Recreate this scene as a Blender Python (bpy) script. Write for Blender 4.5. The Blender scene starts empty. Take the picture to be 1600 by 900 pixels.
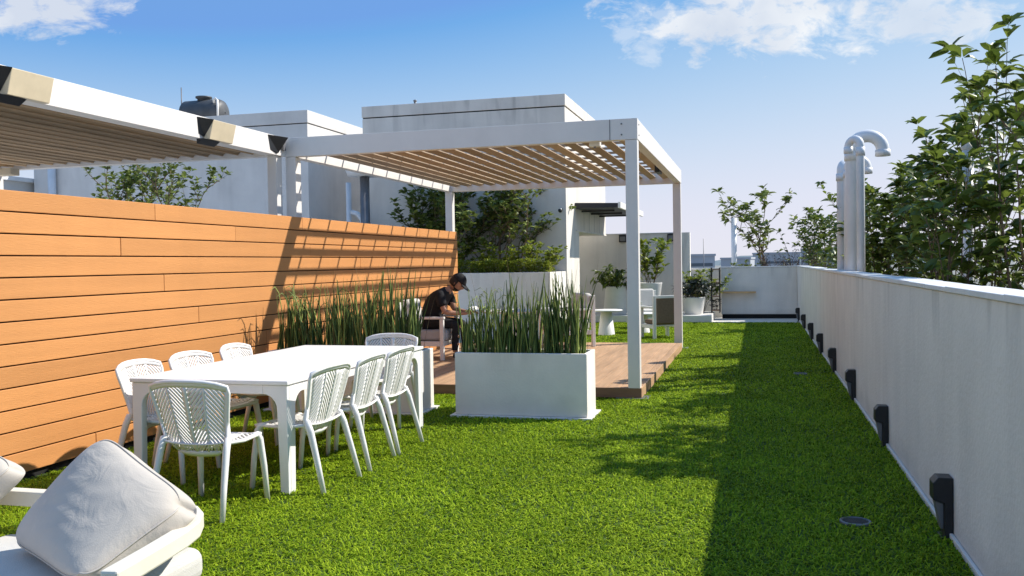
import bpy, bmesh, math, random
import numpy as np
from mathutils import Vector, Matrix, Quaternion
rnd = random.Random(7)
S = bpy.context.scene
COL = S.collection
# ------------------------------------------------------------------ camera, world, sun, exposure
R_ = Vector((0.96551641, 0.25983262, -0.01628102)); U_ = Vector((0.0088002, 0.02992837, 0.99951331)); F_ = Vector((-0.26019343, 0.96518977, -0.02660975))
cd = bpy.data.cameras.new('camera'); cam = bpy.data.objects.new('camera', cd); COL.objects.link(cam)
cam.matrix_world = Matrix(((R_.x, U_.x, -F_.x, 0), (R_.y, U_.y, -F_.y, 0), (R_.z, U_.z, -F_.z, 1.48), (0, 0, 0, 1)))
cd.sensor_width = 36; cd.lens = 1419.0 / 1600 * 36; cd.clip_start = 0.05; cd.clip_end = 20000
S.camera = cam
SUN = Vector((0.945, 0.575, 1.0)).normalized()
el = math.asin(SUN.z); az = math.atan2(SUN.x, SUN.y)
W = bpy.data.worlds.new('World'); S.world = W; W.use_nodes = True
nt = W.node_tree; nt.nodes.clear()
def N(t, **k):
    n = nt.nodes.new(t)
    for a, b in k.items(): setattr(n, a, b)
    return n
def lk(a, b): nt.links.new(a, b)
def mth(op, a, b=None, c=None, clamp=False):
    n = N('ShaderNodeMath', operation=op); n.use_clamp = clamp
    for i, v in enumerate((a, b, c)):
        if v is None: continue
        if isinstance(v, (int, float)): n.inputs[i].default_value = v
        else: lk(v, n.inputs[i])
    return n.outputs[0]
sky = N('ShaderNodeTexSky'); sky.sky_type = 'NISHITA'; sky.sun_disc = False
sky.sun_elevation = el; sky.sun_rotation = az; sky.air_density = 1.0; sky.dust_density = 0.0; sky.ozone_density = 4.0; sky.altitude = 1500
tc = N('ShaderNodeTexCoord')
def vdot(v):
    n = N('ShaderNodeVectorMath', operation='DOT_PRODUCT'); lk(tc.outputs['Generated'], n.inputs[0]); n.inputs[1].default_value = v
    return n.outputs['Value']
def dirpix(x, y): return (F_ * 1419 + R_ * (x - 800) + U_ * (450 - y)).normalized()
def cloud(cx, cy, hw, hh, sc, seed, amt):
    c = dirpix(cx, cy); r = R_; r = (r - c * r.dot(c)).normalized(); u = c.cross(r) * -1.0
    if u.z < 0: u = -u
    fx = mth('DIVIDE', vdot(r), hw / 1419); fy = mth('DIVIDE', vdot(u), hh / 1419)
    d2 = mth('ADD', mth('MULTIPLY', fx, fx), mth('MULTIPLY', fy, fy))
    cmb = N('ShaderNodeCombineXYZ'); lk(mth('MULTIPLY', vdot(r), sc), cmb.inputs[0]); lk(mth('MULTIPLY', vdot(u), sc * 1.7), cmb.inputs[1]); cmb.inputs[2].default_value = seed
    nz = N('ShaderNodeTexNoise'); nz.inputs['Scale'].default_value = 1.0; nz.inputs['Detail'].default_value = 9; nz.inputs['Roughness'].default_value = 0.62; nz.inputs['Distortion'].default_value = 0.35
    lk(cmb.outputs[0], nz.inputs['Vector'])
    m = mth('SUBTRACT', mth('ADD', nz.outputs['Fac'], mth('MULTIPLY', mth('SUBTRACT', 1.0, d2), 0.26)), 0.57)
    front = mth('GREATER_THAN', vdot(c), 0.3)
    return mth('MULTIPLY', mth('MULTIPLY', mth('MULTIPLY', m, 6.0, clamp=True), amt), front)
c1 = cloud(1190, 20, 240, 80, 22, 3.1, 0.88); c2 = cloud(50, 10, 150, 52, 22, 8.2, 0.9); c3 = cloud(1440, 26, 120, 44, 26, 5.5, 0.7); c4 = cloud(1010, 50, 60, 50, 34, 1.5, 0.35)
cm = mth('MAXIMUM', mth('MAXIMUM', c1, c2), mth('MAXIMUM', c3, c4))
# soft shoulder on the sky's radiance, channel by channel, so the horizon does not burn out
sp_ = N('ShaderNodeSeparateColor'); lk(sky.outputs[0], sp_.inputs[0]); cb_ = N('ShaderNodeCombineColor')
for i_, (mxv, off, k_) in enumerate(((.76, 1.2, 1.15), (.765, 1.7, 1.30), (.90, .5, 2.2))):
    e_ = mth('EXPONENT', mth('DIVIDE', mth('SUBTRACT', off, sp_.outputs[i_]), k_))
    lk(mth('MULTIPLY', mth('MAXIMUM', mth('SUBTRACT', 1.0, e_), (.215, .465, .79)[i_]), mxv * 8.0), cb_.inputs[i_])
mx = N('ShaderNodeMix', data_type='RGBA'); lk(cm, mx.inputs['Factor']); lk(cb_.outputs[0], mx.inputs['A']); cn = N('ShaderNodeTexNoise'); cn.inputs['Scale'].default_value = 9; cn.inputs['Detail'].default_value = 5; lk(tc.outputs['Generated'], cn.inputs['Vector'])
cr = N('ShaderNodeMix', data_type='RGBA'); cr.inputs['A'].default_value = (5.4, 5.8, 6.5, 1); cr.inputs['B'].default_value = (7.3, 7.4, 7.5, 1); lk(mth('MULTIPLY', mth('SUBTRACT', cn.outputs['Fac'], .38), 4.0, clamp=True), cr.inputs['Factor']); lk(cr.outputs['Result'], mx.inputs['B'])
bg = N('ShaderNodeBackground'); bg.inputs['Strength'].default_value = 0.1
lk(mx.outputs['Result'], bg.inputs['Color'])
wo = N('ShaderNodeOutputWorld'); lk(bg.outputs[0], wo.inputs[0])
sl = bpy.data.lights.new('sun', 'SUN'); sl.energy = 5.0; sl.angle = math.radians(0.8); sl.color = (1.0, 0.95, 0.87)
so = bpy.data.objects.new('sun', sl); COL.objects.link(so); so.rotation_euler = SUN.to_track_quat('Z', 'Y').to_euler(); so.location = (5, 3, 12)
S.view_settings.view_transform = 'Standard'; S.view_settings.look = 'None'; S.view_settings.exposure = 0.4; S.view_settings.gamma = 1.0; S.view_settings.use_curve_mapping = False

# ------------------------------------------------------------------ materials
def mat(name, col, rough=0.6, nscale=6.0, namt=0.12, bump=0.0, bscale=60.0, spec=0.4, metal=0.0, tint=0.0, transl=0.0, streak=0.0, stretch=(1, 1, 1), col2=None, emit=None, sheen=0.0, drip=None):
    m = bpy.data.materials.new(name); m.use_nodes = True; t = m.node_tree; t.nodes.clear()
    def n(ty, **k):
        o = t.nodes.new(ty)
        for a, b in k.items(): setattr(o, a, b)
        return o
    L = t.links.new
    out = n('ShaderNodeOutputMaterial'); p = n('ShaderNodeBsdfPrincipled')
    tcn = n('ShaderNodeTexCoord'); mp = n('ShaderNodeMapping'); mp.inputs['Scale'].default_value = stretch; L(tcn.outputs['Object'], mp.inputs[0])
    nz = n('ShaderNodeTexNoise'); nz.inputs['Scale'].default_value = nscale; nz.inputs['Detail'].default_value = 6; nz.inputs['Roughness'].default_value = 0.6; L(mp.outputs[0], nz.inputs['Vector'])
    mr = n('ShaderNodeMapRange'); mr.inputs['From Min'].default_value = 0.3; mr.inputs['From Max'].default_value = 0.7; mr.inputs['To Min'].default_value = 1 - namt; mr.inputs['To Max'].default_value = 1 + namt
    L(nz.outputs['Fac'], mr.inputs['Value'])
    fac = mr.outputs[0]
    if tint:
        at = n('ShaderNodeAttribute'); at.attribute_name = 'tint'
        m2 = n('ShaderNodeMapRange'); m2.inputs['To Min'].default_value = 1 - tint; m2.inputs['To Max'].default_value = 1 + tint; L(at.outputs['Fac'], m2.inputs['Value'])
        mm = n('ShaderNodeMath', operation='MULTIPLY'); L(fac, mm.inputs[0]); L(m2.outputs[0], mm.inputs[1]); fac = mm.outputs[0]
    if streak:
        mp2 = n('ShaderNodeMapping'); mp2.inputs['Scale'].default_value = (1.6, 1.6, 0.22); L(tcn.outputs['Object'], mp2.inputs[0])
        n2 = n('ShaderNodeTexNoise'); n2.inputs['Scale'].default_value = 2.0; n2.inputs['Detail'].default_value = 8; n2.inputs['Distortion'].default_value = 0.6; L(mp2.outputs[0], n2.inputs['Vector'])
        m3 = n('ShaderNodeMapRange'); m3.inputs['From Min'].default_value = 0.42; m3.inputs['From Max'].default_value = 0.75; m3.inputs['To Min'].default_value = 1; m3.inputs['To Max'].default_value = 1 - streak; L(n2.outputs['Fac'], m3.inputs['Value'])
        mm = n('ShaderNodeMath', operation='MULTIPLY'); L(fac, mm.inputs[0]); L(m3.outputs[0], mm.inputs[1]); fac = mm.outputs[0]
    if drip:
        sx = n('ShaderNodeSeparateXYZ'); L(tcn.outputs['Object'], sx.inputs[0])
        mp3 = n('ShaderNodeMapping'); mp3.inputs['Scale'].default_value = (2.6, 2.6, 0.35); L(tcn.outputs['Object'], mp3.inputs[0])
        n3 = n('ShaderNodeTexNoise'); n3.inputs['Scale'].default_value = 1.6; n3.inputs['Detail'].default_value = 9; n3.inputs['Distortion'].default_value = .5; L(mp3.outputs[0], n3.inputs['Vector'])
        ma = n('ShaderNodeMapRange'); ma.inputs['From Min'].default_value = .54; ma.inputs['From Max'].default_value = .66; L(n3.outputs['Fac'], ma.inputs['Value'])
        mb_ = n('ShaderNodeMapRange'); mb_.inputs['From Min'].default_value = drip[0] - drip[1]; mb_.inputs['From Max'].default_value = drip[0]; L(sx.outputs['Z'], mb_.inputs['Value'])
        n4 = n('ShaderNodeTexNoise'); n4.inputs['Scale'].default_value = 3.0; n4.inputs['Detail'].default_value = 7; L(tcn.outputs['Object'], n4.inputs['Vector'])
        q0 = n('ShaderNodeMath', operation='MULTIPLY'); q0.inputs[1].default_value = .45; L(n4.outputs['Fac'], q0.inputs[0])
        mc = n('ShaderNodeMath', operation='LESS_THAN'); 
        md_ = n('ShaderNodeMapRange'); md_.inputs['From Min'].default_value = 0.0; md_.inputs['From Max'].default_value = -.16; q1 = n('ShaderNodeMath', operation='SUBTRACT'); L(sx.outputs['Z'], q1.inputs[0]); L(q0.outputs[0], q1.inputs[1]); L(q1.outputs[0], md_.inputs['Value'])
        q2 = n('ShaderNodeMath', operation='MULTIPLY'); L(ma.outputs[0], q2.inputs[0]); L(mb_.outputs[0], q2.inputs[1])
        q3 = n('ShaderNodeMath', operation='ADD'); L(q2.outputs[0], q3.inputs[0]); q35 = n('ShaderNodeMath', operation='MULTIPLY'); q35.inputs[1].default_value = .7; L(md_.outputs[0], q35.inputs[0]); L(q35.outputs[0], q3.inputs[1])
        q4 = n('ShaderNodeMath', operation='MULTIPLY'); q4.inputs[1].default_value = -drip[2]; L(q3.outputs[0], q4.inputs[0])
        q5 = n('ShaderNodeMath', operation='ADD'); q5.inputs[1].default_value = 1.0; L(q4.outputs[0], q5.inputs[0])
        q6 = n('ShaderNodeMath', operation='MULTIPLY'); L(q5.outputs[0], q6.inputs[0]); L(fac, q6.inputs[1]); fac = q6.outputs[0]
        t.nodes.remove(mc)
    base = None
    if col2:
        at2 = n('ShaderNodeAttribute'); at2.attribute_name = 'tint'
        cmx = n('ShaderNodeMix', data_type='RGBA'); L(at2.outputs['Fac'], cmx.inputs['Factor']); cmx.inputs['A'].default_value = (*col, 1); cmx.inputs['B'].default_value = (*col2, 1)
        base = cmx.outputs['Result']
    vm = n('ShaderNodeVectorMath', operation='SCALE'); L(fac, vm.inputs['Scale'])
    if base: L(base, vm.inputs[0])
    else: vm.inputs[0].default_value = col
    L(vm.outputs[0], p.inputs['Base Color'])
    p.inputs['Roughness'].default_value = rough; p.inputs['Metallic'].default_value = metal; p.inputs['Specular IOR Level'].default_value = spec
    if sheen: p.inputs['Sheen Weight'].default_value = sheen
    if bump:
        bn = n('ShaderNodeTexNoise'); bn.inputs['Scale'].default_value = bscale; bn.inputs['Detail'].default_value = 5; L(mp.outputs[0], bn.inputs['Vector'])
        b = n('ShaderNodeBump'); b.inputs['Strength'].default_value = bump; b.inputs['Distance'].default_value = 0.01; L(bn.outputs['Fac'], b.inputs['Height']); L(b.outputs[0], p.inputs['Normal'])
    sh = p.outputs[0]
    if transl:
        tr = n('ShaderNodeBsdfTranslucent'); L(vm.outputs[0], tr.inputs['Color']); ms = n('ShaderNodeMixShader'); ms.inputs[0].default_value = transl
        L(sh, ms.inputs[1]); L(tr.outputs[0], ms.inputs[2]); sh = ms.outputs[0]
    L(sh, out.inputs[0])
    return m
M = {}
M['white'] = mat('white_paint', (0.76, 0.735, 0.69), 0.45, 4, 0.04, 0.05, 30, streak=0.06)
M['beam'] = mat('pergola_paint', (0.74, 0.70, 0.655), 0.42, 3, 0.04, 0.04, 25, streak=0.04)
M['plastic'] = mat('white_plastic', (0.80, 0.775, 0.74), 0.38, 5, 0.03, 0.03, 90)
M['tabletop'] = mat('white_resin', (0.82, 0.80, 0.76), 0.35, 5, 0.03, 0.02, 60)
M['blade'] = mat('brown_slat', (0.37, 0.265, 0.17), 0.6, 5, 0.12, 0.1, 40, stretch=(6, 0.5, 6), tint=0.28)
M['wallp'] = mat('parapet_plaster', (0.80, 0.755, 0.69), 0.9, 2.2, 0.05, 0.5, 38, spec=0.15, streak=0.09, drip=(1.29, .4, .20))
M['coping'] = mat('coping_paint', (0.72, 0.72, 0.71), 0.6, 3, 0.08, 0.2, 20)
M['bldg'] = mat('building_plaster', (0.68, 0.65, 0.61), 0.85, 1.4, 0.08, 0.3, 30, spec=0.2, streak=0.10)
M['bldgA'] = mat('building_panel', (0.73, 0.68, 0.61), 0.8, 1.4, 0.07, 0.25, 30, spec=0.2, streak=0.12, drip=(4.9, .9, .22))
M['orange'] = mat('orange_composite', (0.57, 0.255, 0.085), 0.62, 2.2, 0.06, 0.3, 40, spec=0.25, tint=0.09, stretch=(1, 0.3, 6), streak=0.05)
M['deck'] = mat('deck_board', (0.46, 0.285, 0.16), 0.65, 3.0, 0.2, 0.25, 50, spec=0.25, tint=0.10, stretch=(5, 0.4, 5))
M['fascia'] = mat('shaded_deck_edge', (0.22, 0.125, 0.075), 0.65, 3.0, 0.2, 0.25, 50, spec=0.25, stretch=(0.4, 5, 5))  # deck timber with the front edge's shade darkened into its colour
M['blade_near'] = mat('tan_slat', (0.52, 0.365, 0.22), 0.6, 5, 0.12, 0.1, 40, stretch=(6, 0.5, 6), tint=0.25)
M['black'] = mat('black_metal', (0.02, 0.02, 0.022), 0.4, 10, 0.2, 0.05, 60)
M['dark'] = mat('gap_shade_black', (0.012, 0.012, 0.012), 0.9)  # near-black that stands in for shade in gaps and recesses
M['lamp'] = mat('cream_lens', (0.62, 0.52, 0.36), 0.35, 6, 0.08, 0.03, 40)
M['grey'] = mat('grey_steel', (0.17, 0.17, 0.18), 0.45, 5, 0.15, metal=0.3)
M['concrete'] = mat('planter_concrete', (0.82, 0.77, 0.70), 0.85, 3.5, 0.05, 0.3, 50, spec=0.2, streak=0.04, drip=(.625, .2, .14))
M['floor'] = mat('roof_concrete', (0.60, 0.58, 0.54), 0.9, 1.5, 0.12, 0.2, 30)
M['soil'] = mat('soil', (0.05, 0.038, 0.028), 0.95, 20, 0.4, 0.8, 40)
M['turfbase'] = mat('turf_backing', (0.045, 0.085, 0.008), 0.95, 30, 0.4, 0.5, 80)
M['turf'] = mat('turf_fibre', (0.105, 0.20, 0.004), 0.7, 0.7, 0.16, spec=0.08, transl=0.22, col2=(0.43, 0.545, 0.028))
M['leaf'] = mat('leaf_dark', (0.05, 0.085, 0.012), 0.4, 8, 0.2, spec=0.45, transl=0.35, col2=(0.21, 0.27, 0.045))
M['leafy'] = mat('leaf_yellow', (0.09, 0.15, 0.014), 0.5, 8, 0.2, spec=0.3, transl=0.3, col2=(0.38, 0.42, 0.05))
M['leafm'] = mat('leaf_mid', (0.05, 0.085, 0.015), 0.5, 8, 0.2, spec=0.3, transl=0.28, col2=(0.26, 0.31, 0.07))
M['leafb'] = mat('leaf_blackish', (0.012, 0.016, 0.010), 0.4, 8, 0.2, transl=0.1, col2=(0.035, 0.045, 0.02))
M['reed'] = mat('reed_green', (0.03, 0.065, 0.014), 0.5, 6, 0.25, spec=0.3, transl=0.12, col2=(0.34, 0.40, 0.10))
M['reeddry'] = mat('reed_dry', (0.20, 0.13, 0.06), 0.7, 6, 0.25, col2=(0.33, 0.22, 0.12))
M['stem'] = mat('stem_bark', (0.16, 0.11, 0.065), 0.8, 20, 0.3, 0.5, 60, tint=0.2)
M['dry'] = mat('dry_twig', (0.12, 0.075, 0.06), 0.9, 20, 0.3, tint=0.4)
M['skin'] = mat('skin', (0.42, 0.22, 0.14), 0.5, 20, 0.06)
M['tee'] = mat('black_cotton', (0.012, 0.012, 0.014), 0.85, 30, 0.2, 0.3, 30)
M['hair'] = mat('black_hair', (0.012, 0.009, 0.008), 0.6)
M['fabric'] = mat('grey_fabric', (0.42, 0.42, 0.41), 0.9, 8, 0.06, 0.3, 250, sheen=0.1)
M['fabricw'] = mat('pale_fabric', (0.58, 0.555, 0.51), 0.9, 8, 0.05, 0.25, 250, sheen=0.1)
M['sling'] = mat('brown_sling', (0.19, 0.125, 0.08), 0.8, 30, 0.15, 0.3, 200)
M['wood'] = mat('bare_wood', (0.62, 0.40, 0.20), 0.7, 6, 0.2, 0.2, 40, stretch=(1, 6, 6))
M['pipe'] = mat('pvc_pipe', (0.74, 0.745, 0.75), 0.4, 4, 0.06, streak=0.15)
M['tank'] = mat('tank_steel', (0.07, 0.073, 0.076), 0.5, 4, 0.2)
M['city'] = mat('hazed_city_concrete', (0.40, 0.42, 0.45), 0.9, 0.05, 0.1)  # pale grey-blue carries the distance haze in its colour
M['cityw'] = mat('city_window', (0.10, 0.12, 0.14), 0.4)
M['hill'] = mat('hill', (0.13, 0.17, 0.19), 0.95, 0.01, 0.2)
M['cityg'] = mat('city_ground', (0.22, 0.22, 0.20), 0.95, 0.01, 0.2)

# cushion fabric with woven wrinkles
def wrinkle_mat(name, col):
    m = mat(name, col, 0.85, 5, 0.04, 0, sheen=0.15); t = m.node_tree; p = [n for n in t.nodes if n.type == 'BSDF_PRINCIPLED'][0]
    tcn = t.nodes.new('ShaderNodeTexCoord')
    a = t.nodes.new('ShaderNodeTexNoise'); a.inputs['Scale'].default_value = 7; a.inputs['Detail'].default_value = 3; a.inputs['Distortion'].default_value = 1.6; t.links.new(tcn.outputs['Object'], a.inputs['Vector'])
    b = t.nodes.new('ShaderNodeTexNoise'); b.inputs['Scale'].default_value = 220; t.links.new(tcn.outputs['Object'], b.inputs['Vector'])
    b1 = t.nodes.new('ShaderNodeBump'); b1.inputs['Strength'].default_value = 0.3; b1.inputs['Distance'].default_value = 0.02; t.links.new(a.outputs['Fac'], b1.inputs['Height'])
    b2 = t.nodes.new('ShaderNodeBump'); b2.inputs['Strength'].default_value = 0.25; b2.inputs['Distance'].default_value = 0.003; t.links.new(b.outputs['Fac'], b2.inputs['Height']); t.links.new(b1.outputs[0], b2.inputs['Normal'])
    t.links.new(b2.outputs[0], p.inputs['Normal'])
    return m
M['pillow'] = wrinkle_mat('cushion_linen', (0.50, 0.45, 0.385))
M['cream'] = mat('cream_paint', (0.74, 0.69, 0.58), 0.45, 5, 0.05, 0.05, 40, streak=0.05)

# ------------------------------------------------------------------ builders
def obj(name, me, parent=None, bevel=0, smooth=False, kind=None, seg=2):
    o = bpy.data.objects.new(name, me); COL.objects.link(o)
    if parent: o.parent = parent
    if bevel:
        b = o.modifiers.new('bevel', 'BEVEL'); b.width = bevel; b.segments = seg; b.limit_method = 'ANGLE'; b.angle_limit = math.radians(40)
    if kind: o['kind'] = kind
    return o
def tag(o, label, cat, group=None, kind=None):
    o['label'] = label; o['category'] = cat
    if group: o['group'] = group
    if kind: o['kind'] = kind
    return o
def thing(name, label, cat, loc=(0, 0, 0), rz=0, group=None):
    o = bpy.data.objects.new(name, None); COL.objects.link(o); o.location = loc; o.rotation_euler = (0, 0, rz); o.empty_display_size = 0.2
    return tag(o, label, cat, group)
def dup(root, loc, rz, label, scale=None):
    r = root.copy(); COL.objects.link(r); r.location = loc; r.rotation_euler = (0, 0, rz); r['label'] = label
    if scale: r.scale = scale
    for ch in list(root.children):
        c = ch.copy(); COL.objects.link(c); c.parent = r
        for g in ch.children:
            d = g.copy(); COL.objects.link(d); d.parent = c
    return r
class MB:
    def __init__(s): s.v = []; s.f = []; s.t = []; s.sm = []
    def add(s, vs, fs, tint=0.5, smooth=False):
        o = len(s.v); s.v += [tuple(v) for v in vs]; s.f += [tuple(i + o for i in f) for f in fs]; s.t += [tint] * len(fs); s.sm += [smooth] * len(fs); return s
    def box(s, a, b, tint=0.5, mtx=None):
        x0, y0, z0 = a; x1, y1, z1 = b
        vs = [Vector(p) for p in ((x0, y0, z0), (x1, y0, z0), (x1, y1, z0), (x0, y1, z0), (x0, y0, z1), (x1, y0, z1), (x1, y1, z1), (x0, y1, z1))]
        if mtx: vs = [mtx @ v for v in vs]
        return s.add(vs, [(0, 3, 2, 1), (4, 5, 6, 7), (0, 1, 5, 4), (1, 2, 6, 5), (2, 3, 7, 6), (3, 0, 4, 7)], tint)
    def prism(s, poly, axis, a, b, tint=0.5):
        # poly: 2D points, extruded along axis ('x','y','z') from a to b
        def P(p, q): return {'x': (q, p[0], p[1]), 'y': (p[0], q, p[1]), 'z': (p[0], p[1], q)}[axis]
        n = len(poly); vs = [P(p, a) for p in poly] + [P(p, b) for p in poly]
        fs = [tuple(range(n))[::-1], tuple(range(n, 2 * n))] + [(i, (i + 1) % n, n + (i + 1) % n, n + i) for i in range(n)]
        return s.add(vs, fs, tint)
    def tube(s, pts, rad, n=8, tint=0.5, flat=1.0, caps=True):
        pts = [Vector(p) for p in pts]; rs = rad if isinstance(rad, (list, tuple)) else [rad] * len(pts)
        vs = []; up = None
        for i, p in enumerate(pts):
            d = (pts[min(i + 1, len(pts) - 1)] - pts[max(i - 1, 0)]).normalized()
            if up is None: up = Vector((0, 0, 1)) if abs(d.z) < 0.9 else Vector((1, 0, 0))
            a = d.cross(up).normalized(); b = d.cross(a).normalized(); up = -b if (-b).dot(up) > 0 else b
            for k in range(n):
                th = 2 * math.pi * k / n; vs.append(p + a * math.cos(th) * rs[i] + b * math.sin(th) * rs[i] * flat)
        fs = [(i * n + k, i * n + (k + 1) % n, (i + 1) * n + (k + 1) % n, (i + 1) * n + k) for i in range(len(pts) - 1) for k in range(n)]
        if caps: fs += [tuple(range(n))[::-1], tuple(range((len(pts) - 1) * n, len(pts) * n))]
        return s.add(vs, fs, tint, True)
    def lathe(s, prof, c=(0, 0, 0), n=24, tint=0.5):
        vs = [(c[0] + r * math.cos(2 * math.pi * k / n), c[1] + r * math.sin(2 * math.pi * k / n), c[2] + z) for r, z in prof for k in range(n)]
        fs = [(i * n + k, i * n + (k + 1) % n, (i + 1) * n + (k + 1) % n, (i + 1) * n + k) for i in range(len(prof) - 1) for k in range(n)]
        fs += [tuple(range(n))[::-1], tuple(range((len(prof) - 1) * n, len(prof) * n))]
        return s.add(vs, fs, tint, True)
    def leaf(s, p, d, up, L, w, curl=0.3, tint=0.5):
        d = d.normalized(); side = d.cross(up)
        if side.length < 1e-3: side = d.cross(Vector((1, 0, 0)))
        side.normalize(); nn = side.cross(d).normalized()
        c1 = p + d * L * .35 + nn * L * .03; c2 = p + d * L * .72 - nn * L * curl * .28; tip = p + d * L * .97 - nn * L * curl * .75
        f = nn * w * .18
        vs = [p, c1 - side * w * .5 + f, c1, c1 + side * w * .5 + f, c2 - side * w * .42 + f, c2, c2 + side * w * .42 + f, tip]
        return s.add(vs, [(0, 2, 1), (0, 3, 2), (1, 2, 5, 4), (2, 3, 6, 5), (4, 5, 7), (5, 6, 7)], tint, True)
    def mesh(s, name, m):
        me = bpy.data.meshes.new(name); me.from_pydata(s.v, [], s.f); me.materials.append(m)
        at = me.attributes.new('tint', 'FLOAT', 'FACE'); at.data.foreach_set('value', s.t)
        me.polygons.foreach_set('use_smooth', s.sm); me.update(); return me
    def build(s, name, m, parent=None, bevel=0, kind=None, seg=2, weld=False):
        me = s.mesh(name, m)
        bm = bmesh.new(); bm.from_mesh(me); bmesh.ops.recalc_face_normals(bm, faces=bm.faces); bm.to_mesh(me); bm.free()
        return obj(name, me, parent, bevel, kind=kind, seg=seg)

# ------------------------------------------------------------------ SETTING: ground, roof
o = MB().box((-9000, -6000, -22.5), (9000, 9000, -22)).build('ground', M['cityg'], kind='structure')
roof = MB(); roof.box((-26, -4, -0.5), (3.4, 34, -0.012)); roof.build('roof_floor', M['floor'], kind='structure')
tb = MB(); tb.box((-5.3, 0, -0.010), (0.97, 22.1, 0.0)); tb.build('turf_backing', M['turfbase'], kind='structure')
pl = MB(); pl.box((-4.4, 22.1, -0.008), (-1.05, 23.98, 0.17)); pl.build('terrace_step', M['white'], bevel=0.01, kind='structure')
# hills on the horizon
hv = []; hf = []
K = 60
for i in range(K):
    x = -2600 + i * 90; h = 34 + 22 * math.sin(i * .37 + 1) + 14 * math.sin(i * .91) + 7 * math.sin(i * 2.1)
    hv += [(x, 4300, -22), (x, 4800, h), (x, 5600, -22)]
for i in range(K - 1):
    a = i * 3; hf += [(a, a + 3, a + 4, a + 1), (a + 1, a + 4, a + 5, a + 2)]
MB().add(hv, hf).build('hills', M['hill'], kind='structure')

# ------------------------------------------------------------------ artificial turf blades (stuff)
def turf():
    rs = np.random.RandomState(3)
    X0, X1 = -5.0, 0.965
    zones = [(2.6, 5.0, 6200, .060, .0058), (5.0, 7.5, 4600, .064, .0070), (7.5, 10.5, 3000, .066, .009), (10.5, 15.5, 1700, .07, .012), (15.5, 22.08, 1100, .075, .015)]
    P = []; Ln = []; Wd = []
    for y0, y1, den, l, w in zones:
        n = int((y1 - y0) * (X1 - X0) * den)
        x = rs.uniform(X0, X1, n); y = rs.uniform(y0, y1, n)
        # keep those the photograph could plausibly see (with a generous margin)
        keep = (x > -1.03 * y - 0.5) & (x < 0.42 * y + 0.6)
        deck = (x > -5.1) & (x < -1.2) & (y > 9.72) & (y < 15.3)
        pl1 = (x > -2.86) & (x < -1.51) & (y > 8.34) & (y < 8.85)
        pl2 = (x > -4.9) & (x < -3.2) & (y > 8.34) & (y < 8.85)
        keep &= ~deck & ~pl1 & ~pl2
        for cx_, cy_, rr in ((.52, 5.35, .085), (.53, 12.19, .09)): keep &= ((x - cx_) ** 2 + (y - cy_) ** 2) > rr * rr
        x = x[keep]; y = y[keep]; P.append(np.stack([x, y], 1)); Ln.append(np.full(len(x), l)); Wd.append(np.full(len(x), w))
    P = np.concatenate(P); Ln = np.concatenate(Ln) * rs.uniform(.6, 1.25, len(P)); Wd = np.concatenate(Wd) * rs.uniform(.8, 1.2, len(P)); n = len(P)
    # lean direction: locally coherent swirls plus noise
    x, y = P[:, 0], P[:, 1]
    base = 2.2 * np.sin(x * 5.3 + 1.3 * np.sin(y * 4.1)) + 2.2 * np.cos(y * 4.7 + 1.7 * np.sin(x * 3.3)) + 1.2 * np.sin(17 * x + 11 * y)
    th = base * .5 + rs.normal(0, 1.6, n)
    lean = np.clip(rs.normal(.80, .20, n), .15, 1.1)
    d = np.stack([np.cos(th), np.sin(th)], 1); sd = np.stack([-d[:, 1], d[:, 0]], 1)
    tw = rs.uniform(-.5, .5, n)[:, None] * sd
    V = np.zeros((n, 5, 3)); q = Ln[:, None]
    p0 = P; p1 = P + d * (q * .32 * lean[:, None]) + tw * q * .1; p2 = P + d * (q * .92 * lean[:, None]) + tw * q * .5
    z1 = Ln * .34 * np.cos(lean * .75); z2 = Ln * (0.60 - .46 * lean) 
    V[:, 0, :2] = p0 - sd * Wd[:, None] / 2; V[:, 1, :2] = p0 + sd * Wd[:, None] / 2
    V[:, 2, :2] = p1 - sd * Wd[:, None] / 2; V[:, 3, :2] = p1 + sd * Wd[:, None] / 2; V[:, 4, :2] = p2
    V[:, 0:2, 2] = -.001; V[:, 2:4, 2] = z1[:, None]; V[:, 4, 2] = z2
    me = bpy.data.meshes.new('artificial_turf'); me.vertices.add(n * 5); me.vertices.foreach_set('co', V.reshape(-1))
    idx = (np.arange(n)[:, None] * 5 + np.array([0, 1, 3, 2, 2, 3, 4])).reshape(-1)
    me.loops.add(n * 7); me.loops.foreach_set('vertex_index', idx.astype(np.int32))
    st = (np.arange(n)[:, None] * 7 + np.array([0, 4])).reshape(-1); tot = np.tile([4, 3], n)
    me.polygons.add(n * 2); me.polygons.foreach_set('loop_start', st.astype(np.int32)); me.polygons.foreach_set('loop_total', tot.astype(np.int32))
    me.update(calc_edges=True); me.validate()
    big = .5 + .25 * np.sin(x * 9 + 2 * np.sin(y * 7)) * np.cos(y * 8)
    tv = np.clip(rs.beta(1.1, 1.7, n) * .95 + (big - .5) * .15, 0, 1)
    at = me.attributes.new('tint', 'FLOAT', 'FACE'); at.data.foreach_set('value', np.repeat(tv, 2))
    me.materials.append(M['turf'])
    o = obj('artificial_turf', me); tag(o, 'bright green artificial turf with curled fibres covering the roof terrace', 'artificial grass', kind='stuff')
turf()

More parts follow.
